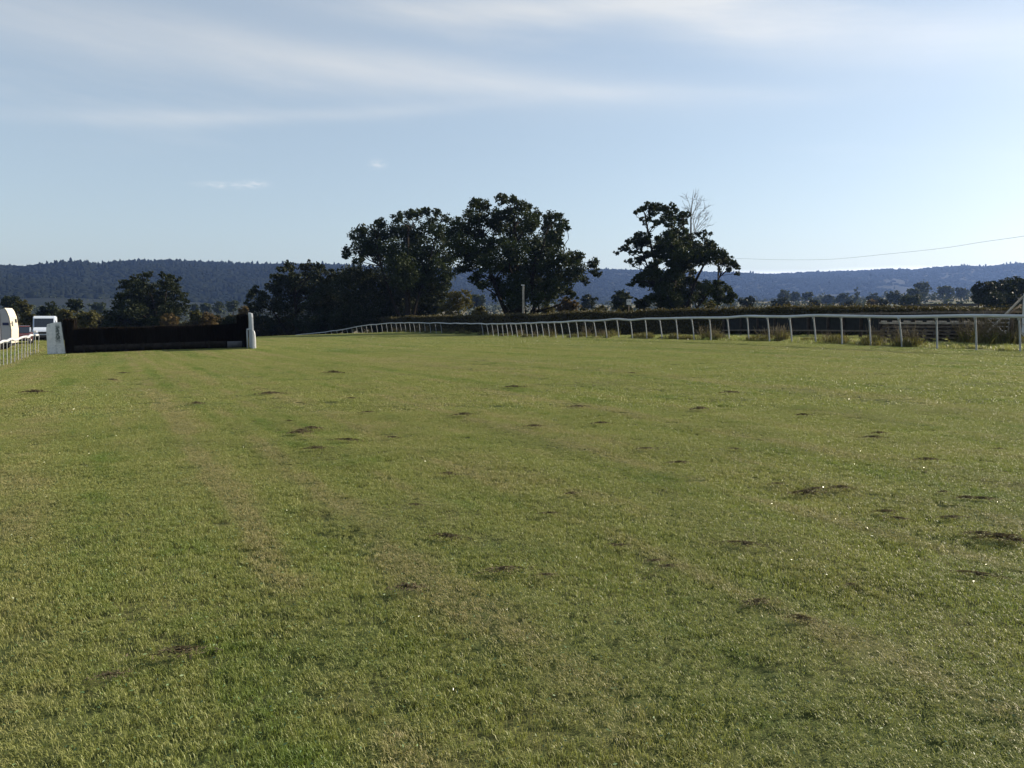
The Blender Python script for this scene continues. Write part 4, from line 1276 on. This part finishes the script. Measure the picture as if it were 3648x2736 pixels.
def power_line():
    A = pix(2560, 918, 128); B = pix(3780, 826, 62)
    root = empty('overhead_wire', (A.x, A.y, A.z), 0, 'thin overhead wire sagging across the sky right of the lone oak', 'wire')
    n = 40; t = np.linspace(0, 1, n)
    # pass through the points seen in the photo
    seen = [(2560, 921, 128), (2640, 921, 121), (2760, 925, 112), (2950, 924, 101), (3150, 906, 90), (3350, 885, 80), (3500, 862, 72), (3648, 841, 66), (3900, 800, 58)]
    p = catmull([tuple(pix(*q)) for q in seen], 5)
    obj('cable', tubes_mesh('cable', [(p - np.array(root.location), 0.013)], 6), M['wire'], root)
    # wooden poles that carry it: one hidden behind the lone oak, one past the edge of the frame
    for e, lb in ((p[0], 'tall wooden wire pole hidden behind the lone oak'), (p[-1], 'tall wooden wire pole standing beyond the timber fence')):
        z = gz(e[0], e[1])
        r2 = empty('wire_pole', (e[0], e[1], z), 0, lb, 'pole')
        H = e[2] - z
        obj('shaft', tubes_mesh('wire_pole_shaft', [(np.array([(0, 0, -0.3), (0, 0, H + 0.3)]), [0.15, 0.11])], 10), M['dark_timber'], r2)
        obj('crossarm', box_mesh('crossarm', (0.12, 1.2, 0.12), 0.01), M['dark_timber'], r2, (0, 0, H - 0.08))


power_line()


def field_shed():
    p = pix(3345, 1092, 95); z = gz(p.x, 95)
    root = empty('field_shed', (p.x, 95, z), 0.05, 'low dark-roofed shed with pale wall peeping over the clipped hedge', 'shed')
    H = p.z - z
    obj('wall', box_mesh('shed_wall', (4.2, 3.0, H), 0.02), M['shed_wall'], root, (0, 0, H / 2))
    obj('roof', prism('shed_roof', [(-3.4, H + 0.02), (3.4, H + 0.02), (3.5, H + 0.34), (-3.4, H + 0.28)], 3.8, 'x'), M['roof_grey'], root)
    obj('door', box_mesh('shed_door', (1.1, 0.05, H - 0.3), 0.01), M['dark_board'], root, (0.6, -1.53, (H - 0.3) / 2))


field_shed()


# weeds and dry stems along the foot of the rail
def weeds():
    g = np.random.default_rng(66)
    protos = []
    for k in range(3):
        m = 150 if k < 2 else 240
        x = g.normal(size=m) * 0.32; y = g.normal(size=m) * 0.25
        h = g.uniform(0.12, 0.5, m) * (1.5 if k == 1 else 1)
        ln = g.normal(size=(m, 2)) * 0.16
        wd = g.uniform(0.012, 0.03, m); th = g.uniform(0, PI, m)
        wv = np.stack([np.cos(th) * wd, np.sin(th) * wd, 0 * wd], -1)
        b = np.stack([x, y, np.full(m, -0.05)], -1); t = np.stack([x + ln[:, 0], y + ln[:, 1], h], -1); mid = b * .45 + t * .55 + np.stack([ln[:, 0] * -.15, ln[:, 1] * -.15, 0 * h], -1)
        V = np.stack([b - wv, b + wv, mid + wv, mid - wv, t], 1)
        idx = np.arange(m)[:, None] * 5
        Q = np.concatenate([idx + [0, 1, 2], idx + [0, 2, 3], idx + [3, 2, 4]], 0)
        leaf = mesh_np('weed_tuft', V.reshape(-1, 3), tris=Q, attr={'rnd': np.repeat(g.uniform(0, 1, m), 5)})
        leaf.materials.append(M['weed_leaf'])
        ms = 34
        items = []
        for q in range(ms):
            p0 = np.array([g.normal() * .3, g.normal() * .22, -0.05]); H = g.uniform(0.45, 1.0)
            p1 = p0 + np.array([g.normal() * .22, g.normal() * .16, H])
            items.append((limb(p0, p1, 0.008, 0.004, g, .06, 4)[0], np.array([.009, .008, .007, .005])))
            for _ in range(2):
                items.append((np.linspace(p0 + (p1 - p0) * .6, p1 + g.normal(size=3) * .13, 3), np.array([.006, .006, .004])))
        st = tubes_mesh('weed_stems', items, 4)
        st.attributes.new('rnd', 'FLOAT', 'POINT').data.foreach_set('value', np.repeat(g.uniform(0, 1, len(st.vertices)), 1).astype(np.float32))
        st.materials.append(M['dry_stem'])
        protos.append((leaf, st))
    path = resample(catmull(RAIL_R, 12), 0.55)
    nor = np.gradient(path, axis=0); nor /= np.linalg.norm(nor, axis=1)[:, None]
    out = np.stack([nor[:, 1], -nor[:, 0]], -1)
    cnt = 0
    for i in range(len(path)):
        x, y = path[i]
        if not (24 < y < 118): continue
        u = 512 + x / y * F
        thick = 0.7 if 640 < u < 880 else (0.4 if u >= 880 else 0.45)
        rep = 1
        for _ in range(rep):
            if g.uniform() > thick: continue
            off = g.uniform(0.05, 1.6)
            px_, py_ = x + out[i, 0] * off, y + out[i, 1] * off
            k = int(g.integers(0, 3)); sc = g.uniform(0.45, 0.95) * (0.7 if off < .5 else 1.0)
            root = empty('weed_clump', (px_, py_, gz(px_, py_)), g.uniform(0, 6.3), 'rank weed clump with dry stems at the foot of the long white rail', 'weeds', 'weeds along the rail')
            root.scale = (sc, sc, sc)
            obj('leaf_tuft', protos[k][0], None, root)
            if off > 0.35 and g.uniform() < .45: obj('dry_stems', protos[k][1], None, root)
            cnt += 1
    # orange-brown tussocks near the gate
    for (sx, D, sc) in ((3500, 34.6, 1.5), (3535, 33.6, 1.3), (3590, 33.0, 1.4), (3470, 35.2, 1.1)):
        p = pix(sx, 1230, D)
        root = empty('weed_clump', (p.x, p.y, gz(p.x, p.y)), g.uniform(0, 6), 'tawny dry tussock before the field gate', 'weeds', 'tawny tussocks by the gate')
        root.scale = (sc, sc, sc)
        obj('leaf_tuft', protos[2][0], None, root); obj('dry_stems', protos[1][1], None, root)


weeds()


# ------------------------------------------------------------------ vehicles beyond the left rail
def wheel(parent, x, y, r, wd):
    pts = np.array([(x, y - wd / 2, r), (x, y + wd / 2, r)])
    wl = obj('wheel', tubes_mesh('tyre', [(pts, r)], 20), M['tyre'], parent)
    obj('rim', tubes_mesh('rim', [(np.array([(x, y - wd / 2 - 0.012, r), (x, y + wd / 2 + 0.012, r)]), r * 0.58)], 16), M['rim'], wl)


def horsebox():
    e = pix(50, 1180, 60); z = gz(e.x, e.y)
    root = empty('horsebox_lorry', (e.x, e.y, z), R(21), 'pale grey horsebox lorry with navy stripe and cream end panel', 'lorry')
    # local +x is forward: the cab ends at x = 0
    bw = 2.45
    obj('box_body', prism('lorry_box', [(-8.2, 0.75), (-0.62, 0.75), (-0.62, 2.92), (-0.80, 3.02), (-8.1, 3.02), (-8.2, 2.9)], bw, 'x', 0.03), M['lorry_grey'], root)
    obj('stripe', box_mesh('stripe', (7.5, 0.012, 0.20)), M['navy'], root, (-4.4, -bw / 2 - 0.008, 1.98))
    obj('side_vent', box_mesh('side_vent', (0.9, 0.02, 0.35), 0.005), M['glass'], root, (-3.2, -bw / 2 - 0.013, 2.72))
    obj('side_door', box_mesh('side_door', (1.0, 0.02, 1.75), 0.005), M['lorry_grey'], root, (-6.1, -bw / 2 - 0.013, 1.72))
    obj('cab', prism('lorry_cab', [(-0.60, 0.55), (0.0, 0.55), (0.04, 1.55), (-0.05, 2.5), (-0.2, 2.95), (-0.34, 3.14), (-0.60, 3.05)], 2.38, 'x', 0.03), M['lorry_grey'], root)
    obj('end_panel', prism('lorry_end', [(0.005, 0.55), (0.04, 0.55), (0.08, 1.55), (-0.01, 2.5), (-0.15, 2.95), (-0.28, 3.16), (-0.33, 3.14), (-0.19, 2.95), (-0.045, 2.5), (0.045, 1.55)], 2.40, 'x'), M['lorry_cream'], root)
    obj('end_window', box_mesh('lorry_end_window', (0.03, 0.5, 0.28), 0.01), M['glass'], root, (0.045, 0.6, 2.2), (0, R(-5), 0))
    obj('cab_stripe', box_mesh('cab_stripe', (0.4, 0.012, 0.2)), M['navy'], root, (-0.28, -1.196, 1.98))
    mr = obj('mirror', box_mesh('mirror', (0.12, 0.26, 0.38), 0.03), M['lorry_cream'], root, (0.22, -1.36, 2.0))
    obj('mirror_arm', tubes_mesh('mirror_arm', [(np.array([(-0.25, 0.24, 0), (0, 0.05, 0)]), 0.025)], 6), M['black_plastic'], mr)
    obj('chassis', box_mesh('chassis', (8.0, 1.9, 0.42), 0.02), M['black_plastic'], root, (-4.15, 0, 0.53))
    obj('headlight', box_mesh('headlight', (0.06, 0.32, 0.2), 0.02), M['lamp_lens'], root, (0.02, -0.85, 0.85))
    obj('headlight', box_mesh('headlight', (0.06, 0.32, 0.2), 0.02), M['lamp_lens'], root, (0.02, 0.85, 0.85))
    for x in (-0.95, -5.9):
        for y in (-1.08, 1.08):
            wheel(root, x, y, 0.46, 0.28)


def red_car():
    e = pix(66, 1185, 70); z = gz(e.x, e.y)
    root = empty('parked_car', (e.x, e.y, z), R(-62), 'dark red car parked between the horsebox and the white van', 'car')
    obj('body', prism('car_body', [(-4.2, 0.32), (-4.2, 0.9), (-4.05, 1.05), (-1.0, 1.0), (-0.08, 0.86), (0.0, 0.6), (-0.02, 0.32)], 1.76, 'x', 0.05), M['red_car'], root)
    obj('cabin', prism('car_cabin', [(-4.0, 1.0), (-3.75, 1.5), (-3.2, 1.62), (-1.9, 1.60), (-0.95, 0.99)], 1.5, 'x', 0.06), M['glass'], root)
    obj('roof', prism('car_roof', [(-3.75, 1.54), (-3.2, 1.655), (-1.95, 1.64), (-1.8, 1.56), (-1.95, 1.60), (-3.2, 1.61)], 1.44, 'x'), M['red_car'], root)
    for y in (-0.66, 0.66):
        obj('headlight', box_mesh('car_headlight', (0.16, 0.36, 0.15), 0.03), M['lamp_lens'], root, (-0.10, y, 0.74))
    obj('bumper', box_mesh('car_bumper', (0.14, 1.6, 0.2), 0.04), M['black_plastic'], root, (0.02, 0, 0.42))
    for x in (-0.85, -3.4):
        for y in (-0.80, 0.80):
            wheel(root, x, y, 0.33, 0.22)


def white_van():
    e = pix(156, 1190, 80); z = gz(e.x, e.y)
    root = empty('parked_van', (e.x, e.y, z), R(-63), 'white van parked nose-on behind the left wing of the brush fence', 'van')
    # local +x forward; nose at x = 0
    obj('body', prism('van_body', [(-5.2, 0.4), (-5.2, 2.35), (-5.0, 2.52), (-1.9, 2.55), (-1.45, 2.45), (-0.72, 1.38), (-0.12, 1.12), (0.0, 0.8), (-0.02, 0.38)], 1.96, 'x', 0.07), M['van_white'], root)
    obj('windscreen', prism('van_screen', [(-0.80, 1.42), (-0.69, 1.40), (-1.32, 2.30), (-1.43, 2.30)], 1.70, 'x'), M['glass'], root)
    for y in (-0.99, 0.99):
        obj('side_window', box_mesh('van_window', (0.75, 0.02, 0.55), 0.005), M['glass'], root, (-1.72, y, 1.80))
        mr = obj('mirror', box_mesh('van_mirror', (0.10, 0.20, 0.32), 0.03), M['black_plastic'], root, (-1.05, y * 1.14, 1.55))
    for y in (-0.74, 0.74):
        obj('headlight', box_mesh('van_headlight', (0.14, 0.30, 0.24), 0.03), M['lamp_lens'], root, (-0.08, y, 0.98))
    obj('grille', box_mesh('van_grille', (0.05, 0.95, 0.22), 0.01), M['black_plastic'], root, (0.0, 0, 0.86))
    obj('bumper', box_mesh('van_bumper', (0.16, 1.9, 0.28), 0.04), M['black_plastic'], root, (0.0, 0, 0.5))
    for x in (-0.95, -4.2):
        for y in (-0.90, 0.90):
            wheel(root, x, y, 0.34, 0.22)


horsebox(); red_car(); white_van()


# ------------------------------------------------------------------ the grass
# worn lines along the course: (metres across, width, strength)
TRACKS = [(0.90, 0.17, 1.0), (1.66, 0.13, 0.85), (2.35, 0.10, 0.5), (3.15, 0.12, 0.5), (4.95, 0.15, 0.75), (6.1, 0.12, 0.4), (7.4, 0.20, 0.6), (-1.9, 0.16, 0.4), (10.2, 0.3, 0.5), (12.6, 0.3, 0.4), (-4.6, 0.3, 0.4)]


def grass_material():
    m = bpy.data.materials.new('grass_blades'); m.use_nodes = True
    t = NT(m.node_tree)
    at = t.n('ShaderNodeAttribute', attribute_name='rnd').outputs['Fac']
    pos = t.n('ShaderNodeNewGeometry').outputs['Position']
    px, py, pz = t.sep(pos)
    # coordinates along and across the course
    across = t.m('ADD', t.m('MULTIPLY', px, float(TD.y)), t.m('MULTIPLY', py, float(-TD.x)))
    along = t.m('ADD', t.m('MULTIPLY', px, float(TD.x)), t.m('MULTIPLY', py, float(TD.y)))
    streak = t.noise(t.vec(t.m('MULTIPLY', across, 0.95), t.m('MULTIPLY', along, 0.055), 0.0), 1.0, 4, 0.6)
    patch = t.noise(pos, 0.85, 5, 0.62)
    patch2 = t.noise(pos, 0.16, 3, 0.5)
    fine = t.noise(pos, 4.5, 3, 0.6)
    dry = t.m('ADD', t.m('ADD', t.m('MULTIPLY', streak, 0.66), t.m('MULTIPLY', patch, 0.34)), t.m('ADD', t.m('MULTIPLY', patch2, 0.14), t.m('MULTIPLY', fine, 0.16)))
    wobl = t.m('MULTIPLY', t.m('SUBTRACT', t.noise(t.vec(t.m('MULTIPLY', along, 0.35), 0.0, 0.0), 1.0, 3), 0.5), 0.30)
    brk = t.ramp(t.noise(t.vec(t.m('MULTIPLY', along, 0.5), t.m('MULTIPLY', across, 0.8), 3.0), 1.0, 4), 0.36, 0.62)
    for (a0, wd, st) in TRACKS:
        q = t.m('DIVIDE', t.m('SUBTRACT', t.m('ADD', across, wobl), a0), wd)
        gss = t.m('EXPONENT', t.m('MULTIPLY', t.m('MULTIPLY', q, q), -1.0))
        dry = t.m('ADD', dry, t.m('MULTIPLY', t.m('MULTIPLY', gss, brk), 0.27 * st))
    dryf = t.ramp(dry, 0.635, 0.80)
    lush = t.mix(at, (0.090, 0.148, 0.030), (0.200, 0.275, 0.066))
    mid = t.mix(at, (0.185, 0.212, 0.062), (0.325, 0.338, 0.118))
    straw = t.mix(at, (0.255, 0.222, 0.104), (0.440, 0.372, 0.195))
    lm = t.mix(t.ramp(dry, 0.50, 0.64), lush, mid)
    c = t.mix(t.m('MULTIPLY', dryf, t.m('ADD', 0.35, t.m('MULTIPLY', at, 0.65))), lm, straw)
    p = t.n('ShaderNodeBsdfPrincipled')
    t.set(p.inputs['Base Color'], c)
    p.inputs['Roughness'].default_value = 0.45
    p.inputs['Specular IOR Level'].default_value = 0.28
    tr = t.n('ShaderNodeBsdfTranslucent')
    t.set(tr.inputs[0], t.mix(0.5, c, (0.20, 0.24, 0.03)))
    mx = t.n('ShaderNodeMixShader'); mx.inputs[0].default_value = 0.38
    t.set(mx.inputs[1], p.outputs[0]); t.set(mx.inputs[2], tr.outputs[0])
    o = t.n('ShaderNodeOutputMaterial'); t.set(o.inputs[0], mx.outputs[0])
    return m


def broad_leaf_material():
    m = bpy.data.materials.new('glossy_broad_leaf'); m.use_nodes = True
    t = NT(m.node_tree)
    at = t.n('ShaderNodeAttribute', attribute_name='rnd').outputs['Fac']
    p = t.n('ShaderNodeBsdfPrincipled')
    t.set(p.inputs['Base Color'], t.mix(at, (0.05, 0.10, 0.035), (0.12, 0.18, 0.07)))
    p.inputs['Roughness'].default_value = 0.34
    p.inputs['Specular IOR Level'].default_value = 0.45
    o = t.n('ShaderNodeOutputMaterial'); t.set(o.inputs[0], p.outputs[0])
    return m


M['grass'] = grass_material()
M['broad'] = broad_leaf_material()


def grass_patch(name, side, n, h, wd, seed, broad=0, bsize=0.02, clump=0.5):
    g = np.random.default_rng(seed)
    nc = max(12, int(n * 0.02))
    cc = g.uniform(-side / 2, side / 2, (nc, 2)); ch = g.uniform(0.6, 1.3, nc); ct = g.uniform(0, 1, nc)
    k = g.integers(0, nc, n)
    inc = g.uniform(0, 1, n) < clump
    x = np.where(inc, cc[k, 0] + g.normal(size=n) * side * 0.035, g.uniform(-side / 2, side / 2, n))
    y = np.where(inc, cc[k, 1] + g.normal(size=n) * side * 0.035, g.uniform(-side / 2, side / 2, n))
    hh = g.uniform(h[0], h[1], n) * np.where(inc, ch[k], 0.85)
    th = g.uniform(0, 2 * PI, n)
    dirv = np.stack([np.cos(th), np.sin(th)], -1)
    wdv = g.uniform(wd[0], wd[1], n)
    side_v = np.stack([-np.sin(th) * wdv / 2, np.cos(th) * wdv / 2, 0 * wdv], -1)
    bend = hh * g.uniform(0.15, 0.95, n)
    b = np.stack([x, y, np.full(n, -0.04)], -1)
    md = b + np.stack([dirv[:, 0] * bend * .35, dirv[:, 1] * bend * .35, hh * .62], -1)
    tp = b + np.stack([dirv[:, 0] * bend, dirv[:, 1] * bend, hh * (1 - 0.25 * bend / hh)], -1)
    V = np.stack([b - side_v, b + side_v, md + side_v * .85, md - side_v * .85, tp], 1).reshape(-1, 3)
    idx = np.arange(n)[:, None] * 5
    T = np.concatenate([idx + [0, 1, 2], idx + [0, 2, 3], idx + [3, 2, 4]], 0)
    rn = np.clip(np.where(inc, ct[k] * .6, 0.3) + g.uniform(0, .45, n), 0, 1)
    rnv = np.repeat(rn, 5)
    mi = np.zeros(len(T), np.int32)
    if broad:
        m = broad
        c = np.stack([g.uniform(-side / 2, side / 2, m), g.uniform(-side / 2, side / 2, m), g.uniform(h[0] * .5, h[1] * 0.95, m)], -1)
        a = np.stack([g.normal(size=m), g.normal(size=m), g.normal(size=m) * .45], -1); a /= np.linalg.norm(a, axis=1)[:, None]
        q = g.normal(size=(m, 3)); q -= (a * q).sum(1)[:, None] * a; q /= np.linalg.norm(q, axis=1)[:, None]
        L = bsize * g.uniform(0.6, 1.4, m)[:, None]
        V2 = np.stack([c - a * L, c + q * L * .35, c + a * L, c - q * L * .35], 1).reshape(-1, 3)
        i2 = np.arange(m)[:, None] * 4 + len(V)
        T2 = np.concatenate([i2 + [0, 1, 2], i2 + [0, 2, 3]], 0)
        V = np.vstack([V, V2]); T = np.vstack([T, T2]); rnv = np.r_[rnv, np.repeat(g.uniform(0, 1, m), 4)]
        mi = np.r_[mi, np.ones(len(T2), np.int32)]
    me = mesh_np(name, V, tris=T, attr={'rnd': rnv})
    me.materials.append(M['grass']); me.materials.append(M['broad'])
    me.polygons.foreach_set('material_index', mi)
    return bpy.data.objects.new(name, me)


def lay_grass():
    g = np.random.default_rng(101)
    kinds = []     # (prototype, list of points)
    near = [grass_patch('grass_near', 0.34, 1500, (0.014, 0.036), (0.0020, 0.0036), 200 + k, broad=(1 if k < 3 else 16), bsize=0.008) for k in range(5)]
    mid = [grass_patch('grass_mid', 0.70, 1250, (0.016, 0.040), (0.005, 0.009), 300 + k, broad=(1 if k < 2 else 45), bsize=0.010) for k in range(4)]
    far = [grass_patch('grass_far', 1.45, 1500, (0.022, 0.050), (0.014, 0.026), 400 + k, broad=(2 if k < 2 else 22), bsize=0.020) for k in range(3)]
    rough = [grass_patch('grass_rough', 1.6, 1500, (0.06, 0.20), (0.010, 0.018), 500 + k, broad=0) for k in range(3)]
    protos = near + mid + far + rough
    P, ID = [], []
    def spread(d0, d1, step, ids):
        ys = np.arange(d0, d1, step)
        for y in ys:
            half = y * 0.80 + 4.0
            xs = np.arange(-half, half, step)
            x = xs + g.uniform(-.28, .28, len(xs)) * step; yy = y + g.uniform(-.28, .28, len(xs)) * step
            P.append(np.stack([x, yy], -1)); ID.append(g.choice(ids, len(xs)))
    spread(1.5, 13.5, 0.25, [0, 1, 2, 3, 4])
    spread(13.2, 44, 0.50, [5, 6, 7, 8])
    spread(43.5, 132, 1.05, [9, 10, 11])
    P = np.vstack(P); ID = np.concatenate(ID)
    # clover-rich patches with broad shiny leaves, mostly on the left half of the course
    acr = P[:, 0] * TD.y - P[:, 1] * TD.x; alo = P[:, 0] * TD.x + P[:, 1] * TD.y
    rich = fbm(acr * 0.32 + 3, alo * 0.06, 61, 3) + 0.16 * np.exp(-((acr + 0.4) / 1.3) ** 2)
    rich = rich + (g.uniform(0, 1, len(P)) - 0.5) * 0.18 > 0.54
    ID = np.where(ID < 5, np.where(rich, g.choice([3, 4], len(ID)), g.choice([0, 1, 2], len(ID))), np.where(ID < 9, np.where(rich, g.choice([7, 8], len(ID)), g.choice([5, 6], len(ID))), np.where(rich, 11, g.choice([9, 10], len(ID)))))
    # outside the rails the grass is left long
    pr = resample(catmull(RAIL_R, 12), 1.0)
    xr = np.interp(P[:, 1], pr[:, 1], pr[:, 0])
    out_r = P[:, 0] > xr + 0.25
    pl = resample(catmull(RAIL_L + [(-36, 62), (-60, 110)], 12), 1.0)
    xl = np.interp(P[:, 1], pl[:, 1], pl[:, 0])
    out_l = P[:, 0] < xl - 0.3
    out = out_r | out_l
    ID = np.where(out & (P[:, 1] > 12), g.choice([12, 13, 14], len(ID)), ID)
    keep = ~(out & (P[:, 1] > 12) & (g.uniform(0, 1, len(ID)) < np.where(P[:, 1] < 44, 0.80, 0.45)))
    P, ID = P[keep], ID[keep]
    n = len(P)
    z = land(P[:, 0], P[:, 1])
    e = 0.18
    gx = (land(P[:, 0] + e, P[:, 1]) - land(P[:, 0] - e, P[:, 1])) / (2 * e)
    gy = (land(P[:, 0], P[:, 1] + e) - land(P[:, 0], P[:, 1] - e)) / (2 * e)
    rot = np.zeros((n, 3), np.float32)
    yaw = g.uniform(0, 2 * PI, n)
    for i in range(n):
        nrm = Vector((-gx[i], -gy[i], 1)).normalized()
        q = Vector((0, 0, 1)).rotation_difference(nrm) @ Quaternion((0, 0, 1), yaw[i])
        rot[i] = q.to_euler()
    across = P[:, 0] * TD.y - P[:, 1] * TD.x; along = P[:, 0] * TD.x + P[:, 1] * TD.y
    tall = 0.45 + 1.0 * fbm(across * 0.9, along * 0.12, 44, 3) + 1.5 * np.clip(fbm(P[:, 0] * 1.5, P[:, 1] * 1.5, 45, 3) - 0.42, -0.1, 1)
    for (a0, wd, st) in TRACKS:
        tall = tall - 0.55 * st * np.exp(-((across - a0) / wd) ** 2)
    scl = np.stack([np.ones(n), np.ones(n), np.clip(tall, 0.42, 1.75)], -1)
    me = bpy.data.meshes.new('grass')
    me.vertices.add(n); me.vertices.foreach_set('co', np.c_[P, z].astype(np.float32).ravel())
    a = me.attributes.new('rot', 'FLOAT_VECTOR', 'POINT'); a.data.foreach_set('vector', rot.ravel())
    a = me.attributes.new('scl', 'FLOAT_VECTOR', 'POINT'); a.data.foreach_set('vector', scl.astype(np.float32).ravel())
    a = me.attributes.new('pick', 'INT', 'POINT'); a.data.foreach_set('value', ID.astype(np.int32))
    o = bpy.data.objects.new('grass', me); COL.objects.link(o)
    tag(o, 'short mown green grass with straw-coloured streaks covering the course', 'grass', kind='stuff')
    ng = bpy.data.node_groups.new('lay_grass', 'GeometryNodeTree')
    ng.interface.new_socket('Geometry', in_out='INPUT', socket_type='NodeSocketGeometry')
    ng.interface.new_socket('Geometry', in_out='OUTPUT', socket_type='NodeSocketGeometry')
    gi = ng.nodes.new('NodeGroupInput'); go = ng.nodes.new('NodeGroupOutput')
    def attr(nm, typ):
        nd = ng.nodes.new('GeometryNodeInputNamedAttribute'); nd.data_type = typ; nd.inputs[0].default_value = nm
        return nd.outputs[0]
    ar, as_, ap = attr('rot', 'FLOAT_VECTOR'), attr('scl', 'FLOAT_VECTOR'), attr('pick', 'INT')
    e2r = ng.nodes.new('FunctionNodeEulerToRotation'); ng.links.new(ar, e2r.inputs[0])
    jn = ng.nodes.new('GeometryNodeJoinGeometry')
    for k, po in enumerate(protos):
        cmp_ = ng.nodes.new('FunctionNodeCompare'); cmp_.data_type = 'INT'; cmp_.operation = 'EQUAL'
        ng.links.new(ap, cmp_.inputs[2]); cmp_.inputs[3].default_value = k
        oi = ng.nodes.new('GeometryNodeObjectInfo'); oi.inputs['Object'].default_value = po; oi.inputs['As Instance'].default_value = True
        ip = ng.nodes.new('GeometryNodeInstanceOnPoints')
        ng.links.new(gi.outputs[0], ip.inputs['Points']); ng.links.new(cmp_.outputs[0], ip.inputs['Selection'])
        ng.links.new(oi.outputs['Geometry'], ip.inputs['Instance'])
        ng.links.new(e2r.outputs[0], ip.inputs['Rotation']); ng.links.new(as_, ip.inputs['Scale'])
        ng.links.new(ip.outputs[0], jn.inputs[0])
    ng.links.new(jn.outputs[0], go.inputs[0])
    md = o.modifiers.new('lay_grass', 'NODES'); md.node_group = ng


lay_grass()


# dark clumps of dried clippings left on the turf, where the photo shows them
def clippings():
    g = np.random.default_rng(88)
    protos = []
    for k in range(4):
        m = 260
        r = np.abs(g.normal(size=m)) * 0.45
        th = g.uniform(0, 2 * PI, m)
        x = np.cos(th) * r * 0.5; y = np.sin(th) * r * 0.26
        h = 0.085 * np.exp(-(x / .3) ** 2 - (y / .18) ** 2) * g.uniform(0.1, 1.0, m) + 0.022
        a = np.stack([g.normal(size=m), g.normal(size=m), g.normal(size=m) * 0.35], -1); a /= np.linalg.norm(a, axis=1)[:, None]
        q = g.normal(size=(m, 3)); q -= (a * q).sum(1)[:, None] * a; q /= np.linalg.norm(q, axis=1)[:, None]
        L = g.uniform(0.02, 0.055, m)[:, None]; Wd = g.uniform(0.006, 0.014, m)[:, None]
        c = np.stack([x, y, h], -1)
        V = np.stack([c - a * L, c + q * Wd, c + a * L, c - q * Wd], 1).reshape(-1, 3)
        me = mesh_np('clipping_clump', V, quads=np.arange(4 * m).reshape(-1, 4), attr={'rnd': np.repeat(g.uniform(0, 1, m), 4)})
        me.materials.append(M['clipping'])
        protos.append(me)
    spots = [(1030, 1500), (1110, 1530), (1065, 1545), (1240, 1570), (1120, 1600), (1075, 1535), (1600, 1690), (1790, 2035), (1590, 1915), (1945, 2050), (2035, 1760), (1960, 1830), (2180, 1940), (2330, 2000), (2210, 1945), (2380, 2020),
             (2490, 1460), (2140, 1510), (2060, 1450), (2770, 1725), (2900, 1745), (2995, 1742), (2870, 1760), (3110, 1560), (3130, 1545), (3360, 1755), (3440, 1775), (3500, 1780), (3150, 1825), (3200, 1850), (3390, 1845), (3490, 1905), (3560, 1920), (3620, 1930),
             (2650, 1940), (2700, 2150), (2850, 2210), (1450, 2100), (1480, 1800), (1310, 1470), (1250, 1420), (960, 1405), (1400, 1560), (1650, 1480), (1900, 1520), (2300, 1600), (2620, 1600), (2420, 1650), (3300, 1640), (3560, 1600),
             (440, 1330), (400, 1355), (120, 1400), (700, 1440), (1830, 1380), (2250, 1330), (2600, 1400), (1190, 1330), (2860, 1480), (3030, 2085), (640, 2330), (390, 2410), (3480, 2050)]
    for k, (sx, sy) in enumerate(spots):
        d = (pix(sx, sy, 10) - Vector((0, 0, EYE)))
        D = 10.0
        for _ in range(12):
            q = pix(sx, sy, D)
            D = D * (EYE - gz(q.x, q.y)) / (EYE - q.z)
        q = pix(sx, sy, D)
        o = obj('clipping_clump', protos[k % 4], None, None, (q.x, q.y, gz(q.x, q.y)), (0, 0, g.uniform(-.5, .5)))
        s = g.uniform(0.22, 0.6) * min(1.5, max(0.6, D / 14))
        o.scale = (s * g.uniform(.9, 1.7), s, s * g.uniform(.7, 1.1))
        tag(o, 'dark clump of dried grass clippings lying on the mown turf', 'clippings', 'clippings scattered on the turf')


clippings()


# ------------------------------------------------------------------ the air
def haze():
    bm = bmesh.new()
    bm_box(bm, (0, 1000, 135), (19000, 17000, 300))
    me = bm_mesh('haze', bm)
    m = bpy.data.materials.new('haze'); m.use_nodes = True
    t = NT(m.node_tree)
    v = t.n('ShaderNodeVolumePrincipled')
    v.inputs['Color'].default_value = (0.28, 0.46, 0.97, 1)
    v.inputs['Density'].default_value = 0.000088
    v.inputs['Anisotropy'].default_value = 0.35
    o = t.n('ShaderNodeOutputMaterial'); t.set(o.inputs['Volume'], v.outputs[0])
    h = obj('haze', me, m)
    tag(h, 'thin blue evening haze over the valley', 'haze', kind='stuff')


haze()
